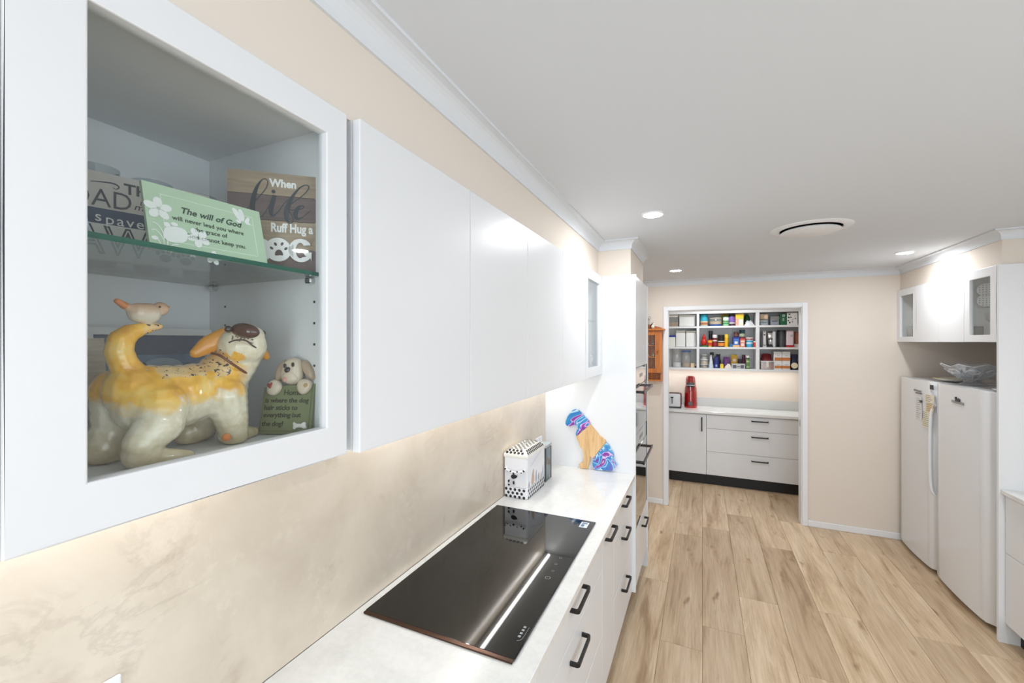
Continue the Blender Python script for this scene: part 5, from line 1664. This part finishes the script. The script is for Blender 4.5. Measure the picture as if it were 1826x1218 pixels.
dg = obj('raised_letters', B(), SW, t) if False else None
bm = B()
prism(bm, pw, disc_poly(*P7(447, 905), .0215, .0215, 32), .005, .0003)
cG = P7(680, 915)
ringo = []
for k in range(25):
    a = math.radians(38 + (322 - 38) * k / 24)
    ringo.append((a))
Ro, Ri = .0215, .0125
poly = [(cG[0] + Ro * .95 * math.cos(a), cG[1] + Ro * math.sin(a)) for a in ringo]
poly += [P7(790, 1025), P7(790, 935), P7(705, 935), P7(722, 965), P7(745, 975)]
inner_ = [(cG[0] + Ri * .62 * math.cos(a) - .001, cG[1] + Ri * 1.15 * math.sin(a)) for a in reversed(ringo)][2:]
poly2 = poly + inner_ + [P7(745, 862), P7(778, 862), P7(778, 808)]
prism(bm, pw, poly2, .005, .0003)
prism(bm, pw, [P7(575, 880), P7(605, 850), P7(605, 990), P7(575, 960)], .005, .0003)
cD = P7(268, 905)
prism(bm, pw, [(cD[0] - .013, cD[1] - .020), (cD[0], cD[1] - .020)] + [(cD[0] + .019 * math.cos(math.radians(a)), cD[1] + .0205 * math.sin(math.radians(a))) for a in range(-80, 81, 16)] + [(cD[0], cD[1] + .020), (cD[0] - .013, cD[1] + .020)], .0049, .0003)
obj('raised_letters', bm, SW, t, label='raised white letters with a paw in the round one')
bm = B()
DK = flat((88, 76, 74), .6)
prism(bm, pw, smooth_poly([P7(x, y) for x, y in ((412, 965), (420, 925), (445, 905), (478, 910), (500, 945), (498, 970), (470, 962), (440, 968))]), .0004, .0054)
for x, y, a in ((381, 890, .9), (421, 850, .5), (489, 848, -.4), (528, 897, -.8)):
    prism(bm, pw, disc_poly(*P7(x, y), .0022, .0033, 12, a), .0004, .0054)
obj('paw_print', bm, DK, t)
# --- leaning glass frame at the shelf's end, tumblers behind
t = thing('glass_ornament', 'bluish glass photo frame leaning at the end of the glass shelf', 'frame', (-.78, .272, ZSH))
pf_ = Plane((-.735, .268, ZSH + .0006), (-.95, .30, 0), (0, .16, 1)) if False else Plane((-.70, .262, ZSH + .0006), (-.97, .06, 0), (0, -.16, 1))
obj('pane', prism(B(), pf_, [(0, 0), (.10, 0), (.10, .105), (0, .105)], .004), glassy('blue_glass', (150, 176, 194), .12, .25, (120, 146, 168)), t)
obj('edge_frame', prism(B(), pf_, [(0, 0), (.006, 0), (.006, .105), (0, .105)], .0065, -.001), flat((150, 176, 192), .15), t)
for k, yy in enumerate((.36, .44, .52)):
    bm = lathe(B(), [(.024, 0), (.026, .004), (.031, .165), (.0295, .165), (.024, .006), (0, .005)], 24, (-.93, yy, ZSH + .0004))
    solo('tumbler', bm, glassy('tumbler_glass', (232, 236, 238), .05) if 'tumbler_glass' not in MATS else MATS['tumbler_glass'], ['clear drinking glass behind the grey and navy paw sign', 'clear drinking glass behind the green glass plaque', 'clear drinking glass in the cabinet corner near the striped wooden sign'][k], 'glass', 'drinking glasses on the display shelf', True)
# --- framed blue dog picture behind the figurine
pp = Plane((-.925, .352, ZFL + .0006), (0, 1, 0), (-.14, 0, 1))
ww, hh = .205, .200
t = thing('picture_frame', 'white framed blue dog picture at the back of the display cabinet', 'frame', (-.935, .455, ZFL))
bm = B()
fr = .013
for q in ([(0, 0), (ww, 0), (ww, fr), (0, fr)], [(0, hh - fr), (ww, hh - fr), (ww, hh), (0, hh)], [(0, fr), (fr, fr), (fr, hh - fr), (0, hh - fr)], [(ww - fr, fr), (ww, fr), (ww, hh - fr), (ww - fr, hh - fr)]):
    prism(bm, pp, q, -.016)
obj('frame', bm, flat((222, 222, 222), .35), t)
pc = obj('picture', prism(B(), pp, [(fr, fr), (ww - fr, fr), (ww - fr, hh - fr), (fr, hh - fr)], -.004, -.008), MATS['blue_print'], t)
bm = prism(B(), pp, [(fr, hh - .05), (ww - fr, hh - .05), (ww - fr, hh - fr), (fr, hh - fr)], .0004, -.0078); obj('dark_strip', bm, flat((66, 88, 116), .2), pc)
bm = prism(B(), pp, smooth_poly([(.07, .08), (.075, .125), (.095, .142), (.125, .145), (.150, .135), (.158, .10), (.15, .07), (.1, .06)]), .0004, -.0076); obj('dog_shape', bm, flat((150, 168, 184), .3), pc)
bm = B()
prism(bm, pp, smooth_poly([(.066, .09), (.07, .125), (.086, .14), (.092, .125), (.082, .09)]), .0004, -.007); prism(bm, pp, smooth_poly([(.142, .08), (.150, .13), (.165, .135), (.17, .10), (.16, .075)]), .0004, -.007)
obj('dog_ears', bm, flat((70, 82, 96), .3), pc)
# --- whitewashed heart frame at the left end
ph = Plane((-.84, .192, ZFL + .0006), (0, 1, 0), (-.10, 0, 1))
hu = ph.px(191, 700)[0]; hv = ph.px(175, 603)[1]
t = thing('rustic_frame', 'weathered wooden frame with white planks beside the dog figurine', 'frame', (-.85, .25, ZFL))
bm = B(); fr = .022
for q in ([(0, 0), (hu, 0), (hu, fr), (0, fr)], [(0, hv - fr), (hu, hv - fr), (hu, hv), (0, hv)], [(0, fr), (fr, fr), (fr, hv - fr), (0, hv - fr)], [(hu - fr, fr), (hu, fr), (hu, hv - fr), (hu - fr, hv - fr)]):
    prism(bm, ph, q, -.02)
obj('frame', bm, MATS['weathered_frame'], t)
for k in range(4):
    a = fr + k * (hv - 2 * fr) / 4
    obj('plank', prism(B(), ph, [(fr, a + .0006), (hu - fr, a + .0006), (hu - fr, a + (hv - 2 * fr) / 4 - .0006), (fr, a + (hv - 2 * fr) / 4 - .0006)], -.006, -.010), flat((204, 208, 210), .6), t)
hc = ph.px(155, 744)
obj('heart', prism(B(), ph, smooth_poly([(hc[0], hc[1] - .018), (hc[0] + .014, hc[1]), (hc[0] + .012, hc[1] + .012), (hc[0] + .004, hc[1] + .012), (hc[0], hc[1] + .007), (hc[0] - .004, hc[1] + .012), (hc[0] - .012, hc[1] + .012), (hc[0] - .014, hc[1])], 1), .004, -.0095), MATS['weathered_frame'], t)

# --- dog figurine
DO = Vector((-.745, .405, ZFL))
t = thing('dog_figurine', 'yellow and cream pottery dog figurine with raised nose and thick tail', 'figurine', DO)
bm = B()


def DX(X, x, y):
    return onX(X, x, y)


def limb(bm, pts, rad, n=14):
    for i in range(len(pts) - 1):
        a, b_ = Vector(pts[i]), Vector(pts[i + 1])
        st_ = max(2, int((b_ - a).length / (min(rad[i], rad[i + 1]) * .45)))
        for k in range(st_ + 1):
            f = k / st_
            ball(bm, a.lerp(b_, f), rad[i] * (1 - f) + rad[i + 1] * f, sub=12)


# trunk
limb(bm, [DX(-.745, 240, 697), DX(-.745, 318, 706), DX(-.748, 388, 690)], [.038, .049, .045])
ball(bm, DX(-.735, 268, 718), .044, .046, .046)
# tail
limb(bm, [DX(-.745, 236, 672), DX(-.745, 221, 650), DX(-.745, 212, 627), DX(-.745, 216, 607), DX(-.745, 231, 594), DX(-.745, 252, 587), DX(-.745, 272, 583), DX(-.745, 284, 582)], [.021, .0175, .0170, .0158, .0128, .0095, .0068, .0052])
# neck and head (muzzle lifted to the viewer)
limb(bm, [DX(-.748, 395, 672), DX(-.740, 418, 650), DX(-.732, 430, 625)], [.042, .035, .036])
hc_ = DX(-.725, 431, 617)
ball(bm, hc_, .040, .038, .034)
ball(bm, DX(-.718, 436, 602), .030, .031, .022)
ball(bm, DX(-.712, 440, 597), .026, .028, .017)
# hind legs
hl = onZ(ZFL, 262, 828)
limb(bm, [DX(-.715, 285, 725), DX(-.700, 285, 755), DX(-.695, 252, 792), (-.700, .320, ZFL + .022)], [.036, .030, .0215, .022])
limb(bm, [(-.700, .320, ZFL + .02), (-.700, .330, ZFL + .010), (-.690, .350, ZFL + .009), (-.682, .368, ZFL + .007)], [.024, .016, .012, .008])
limb(bm, [DX(-.770, 215, 700), DX(-.775, 207, 760), (-.775, .310, ZFL + .022)], [.036, .028, .026])
limb(bm, [(-.775, .308, ZFL + .02), (-.775, .325, ZFL + .012)], [.024, .014])
# fore legs
limb(bm, [DX(-.725, 400, 705), DX(-.722, 412, 745), DX(-.728, 418, 775)], [.034, .026, .0215])
limb(bm, [(-.735, .458, ZFL + .016), (-.742, .485, ZFL + .011), (-.75, .510, ZFL + .008)], [.018, .014, .010])
limb(bm, [DX(-.785, 365, 720), DX(-.79, 360, 760), (-.795, .425, ZFL + .018)], [.032, .024, .021])
limb(bm, [(-.795, .430, ZFL + .012), (-.80, .465, ZFL + .010)], [.017, .010])
# flat feet on the shelf
for v in bm.verts:
    if v.co.z < ZFL + .0008:
        v.co.z = ZFL + .0008
dog = remesh_obj('body', bm, MATS['dog_glaze'], t, .0024, 4)
# nose leather with the painted gloss eyes
vr = (CAM - DX(-.70, 437, 590)).normalized()
nose_c = DX(-.692, 437.5, 590)
Rn = Matrix((Vector((CT, ST, 0)), Vector((0, 0, 1)).cross(Vector((CT, ST, 0))), Vector((0, 0, 1)))).transposed()
bm = ball(B(), nose_c, .0235, .012, .0125, Rn @ Matrix.Rotation(.16, 3, 'Y'), 24)
obj('nose', bm, mat('nose_brown', (70, 36, 32), .1, coat=.6), t, True, label='glossy brown nose')
bm = B()
for x, y, r in ((403, 586, .0058), (464, 593, .0052)):
    ball(bm, DX(-.708, x + 4, y + 1), r, sub=12)
obj('eyes', bm, mat('eye_black', (28, 24, 26), .08, coat=.6), t, True)
bm = B()
rr_ = random.Random(5)
for k in range(26):
    x = 414 + rr_.random() * 46; y = 598 + (x - 414) * .18 + rr_.random() * 8
    ball(bm, DX(-.6835 - abs(x - 437) * .0003, x, y), .0012, sub=6)
obj('whisker_dots', bm, flat((96, 84, 66), .5), t)
bm = tube(B(), catmull([DX(-.690, 408, 611), DX(-.6845, 418, 607), DX(-.682, 430, 606), DX(-.681, 440, 608), DX(-.683, 450, 616), DX(-.688, 458, 621)], 4), .0013, 6)
obj('mouth_line', bm, flat((70, 50, 40), .5), t)
# ears
ear1 = DX(-.745, 372, 617)
bm = B()
limb(bm, [DX(-.738, 400, 594), DX(-.742, 372, 615), DX(-.745, 348, 630)], [.010, .0155, .009])
for v in bm.verts:
    d_ = (v.co - ear1).dot(vr)
    v.co -= vr * d_ * .45
remesh_obj('ear', bm, mat('ear_yellow', (224, 150, 36), .22, coat=.4), t, .0025, 4)
bm = B(); limb(bm, [DX(-.735, 466, 626), DX(-.735, 474, 636)], [.009, .007]); remesh_obj('ear', bm, MATS['ear_yellow'], t, .0025, 3)
# collar
bm = B()
cpts = [DX(-.735, 378, 630), DX(-.712, 392, 634), DX(-.700, 410, 646), DX(-.700, 428, 658), DX(-.712, 440, 666)]
tube(bm, catmull(cpts, 5), .0022, 8)
obj('collar', bm, mat('collar_brown', (110, 56, 34), .35), t, True, label='thin brown collar')
bm = B()
for x, y, X in ((335, 779, -.783), (404, 780, -.700)):
    ball(bm, DX(X, x, y), .0065, sub=12)
obj('paw_pads', bm, flat((216, 128, 58), .35), t, True)
# bird on the tail
BO = DX(-.745, 262, 574)
t2 = thing('bird_figurine', 'small peach bird figurine perched on the dog tail', 'figurine', BO)
bm = B()
limb(bm, [DX(-.745, 248, 558), DX(-.745, 265, 559)], [.0145, .0155])
ball(bm, DX(-.745, 286, 551), .0105)
limb(bm, [DX(-.745, 244, 555), DX(-.745, 228, 548), DX(-.745, 211, 538)], [.010, .0055, .0035])
limb(bm, [DX(-.745, 262, 566), DX(-.745, 262, 575)], [.011, .006])
remesh_obj('body', bm, MATS['bird_glaze'], t2, .0018, 3)
bm = B()
bk = DX(-.745, 294, 549.5); bt = DX(-.745, 303, 547)
tube(bm, [bk, bk.lerp(bt, .6), bt], [.0042, .0026, .0005], 8)
obj('beak', bm, flat((196, 130, 100), .35), t2, True)
obj('eye', ball(B(), DX(-.736, 285, 547.5), .0017, sub=8), MATS['eye_black'], t2, True)
bm = B(); limb(bm, [DX(-.7445, 222, 545), DX(-.7445, 209, 537)], [.0052, .0038]); obj('tail_feathers', bm, flat((206, 128, 78), .35), t2, True)

# --- little plaque: Home is where the dog hair sticks to everything but the dog!
pb_ = Plane((-.749, .519, ZFL + .0006), (CT, ST, 0), (-ST * .10, CT * .10, 1))
t = thing('dog_plaque', 'small green verse plaque held by a cream puppy', 'plaque', (-.71, .535, ZFL))


def P3(x, y):     # crop (140,500) at 3.204x
    return pb_.px(140 + x / 3.2043, 500 + y / 3.2043)


obj('board', prism(B(), pb_, [P3(1025, 876), P3(1325, 880), P3(1350, 590), P3(1062, 610)], -.008), mat('sage_green', (112, 122, 84), .4), t)
bm = B()
for a, b_ in (((1036, 862), (1312, 862)), ((1036, 862), (1070, 622)), ((1312, 862), (1338, 600))):
    stroke(bm, pb_, [P3(*a) + (.0008,), P3((a[0] + b_[0]) / 2, (a[1] + b_[1]) / 2) + (.0008,), P3(*b_) + (.0008,)], n0=.0002)
obj('border_line', bm, flat((80, 88, 60), .5), t)
TX = flat((38, 44, 30), .5)
for s_, x, y, sz in (('Home', 1172, 655, .0140), ('is where the dog', 1066, 698, .0125), ('hair sticks to', 1060, 740, .0125), ('everything but', 1056, 782, .0125), ('the dog!', 1046, 832, .0125)):
    text('lettering', s_, sz, TX, t, pb_, P3(x, y), n0=.0004, shear=.12, sx=.95, bold=.0002)
CRM = mat('puppy_cream', (206, 192, 172), .35, coat=.3)
CRM2 = mat('puppy_tan', (176, 156, 134), .35, coat=.3)


def blob(name, poly, m_, n0, th, it=2, lab=None):
    """soft low-relief piece on the plaque"""
    uv = smooth_poly([P3(*p) for p in poly], it)
    cu = sum(a for a, b in uv) / len(uv); cv = sum(b for a, b in uv) / len(uv)
    bm = B(); rings = []
    for sc, h in ((1.0, 0), (1.0, th * .35), (.93, th * .7), (.75, th * .92), (.4, th)):
        rings.append([bm.verts.new(pb_.at(cu + (a - cu) * sc, cv + (b - cv) * sc, n0 + h)) for a, b in uv])
    for r0, r1 in zip(rings[:-1], rings[1:]):
        for i in range(len(uv)):
            bm.faces.new((r0[i], r0[(i + 1) % len(uv)], r1[(i + 1) % len(uv)], r1[i]))
    bm.faces.new(rings[-1]); bm.faces.new(list(reversed(rings[0])))
    return obj(name, bm, m_, t, 'all', label=lab)


blob('ear', [(1120, 570), (1130, 510), (1165, 455), (1200, 450), (1185, 500), (1165, 560), (1140, 580)], CRM2, -.006, .012)
blob('ear', [(1270, 450), (1310, 460), (1345, 510), (1355, 560), (1330, 575), (1295, 540), (1275, 500)], CRM2, -.006, .012)
blob('head', [(1160, 560), (1168, 500), (1195, 450), (1240, 438), (1275, 455), (1285, 510), (1282, 565), (1250, 595), (1195, 596)], CRM, -.004, .018)
blob('muzzle', [(1175, 560), (1190, 525), (1225, 512), (1262, 528), (1274, 565), (1245, 590), (1200, 590)], CRM, .006, .010)
for pr_ in ([(1082, 640), (1085, 590), (1120, 562), (1160, 575), (1172, 615), (1140, 655), (1105, 660)], [(1252, 620), (1258, 575), (1300, 558), (1338, 575), (1340, 610), (1310, 650), (1272, 652)]):
    blob('paw', pr_, CRM, .0005, .009)
blob('nose', [(1198, 515), (1215, 494), (1235, 500), (1232, 520), (1212, 532)], MATS['eye_black'], .0150, .003)
for c_ in ((1202, 492), (1246, 485)):
    blob('eye', [(c_[0] - 9, c_[1] - 14), (c_[0] + 9, c_[1] - 14), (c_[0] + 9, c_[1] + 12), (c_[0] - 9, c_[1] + 12)], MATS['eye_black'], .0128, .002)
blob('tongue', [(1192, 565), (1205, 548), (1222, 560), (1212, 582), (1196, 582)], flat((206, 150, 136), .4), .0150, .002)
blob('heart', [(1090, 598), (1100, 588), (1108, 592), (1120, 580), (1126, 590), (1118, 612), (1110, 622)], flat((138, 44, 36), .35), .0088, .0014, 1, 'dark red heart')
blob('pad', [(1300, 590), (1318, 584), (1326, 600), (1310, 614), (1298, 606)], flat((176, 142, 96), .4), .0088, .0012)
blob('bone', [(1226, 815), (1236, 806), (1246, 818), (1282, 816), (1292, 806), (1304, 812), (1300, 826), (1308, 842), (1294, 850), (1280, 840), (1250, 842), (1238, 854), (1224, 846), (1230, 830)], flat((230, 226, 220), .4), .0004, .005, 1, 'white bone')

# --- small things behind the narrow glass door by the tower
bm = lathe(B(), [(.02, 0), (.03, .01), (.032, .03), (.022, .05), (.012, .07), (.014, .09), (.010, .09)], 20, (-.745, 2.715, 1.5495))
solo('vase', bm, flat((176, 188, 196), .2), 'small pale blue vase behind the narrow glass door', 'vase', None, True)
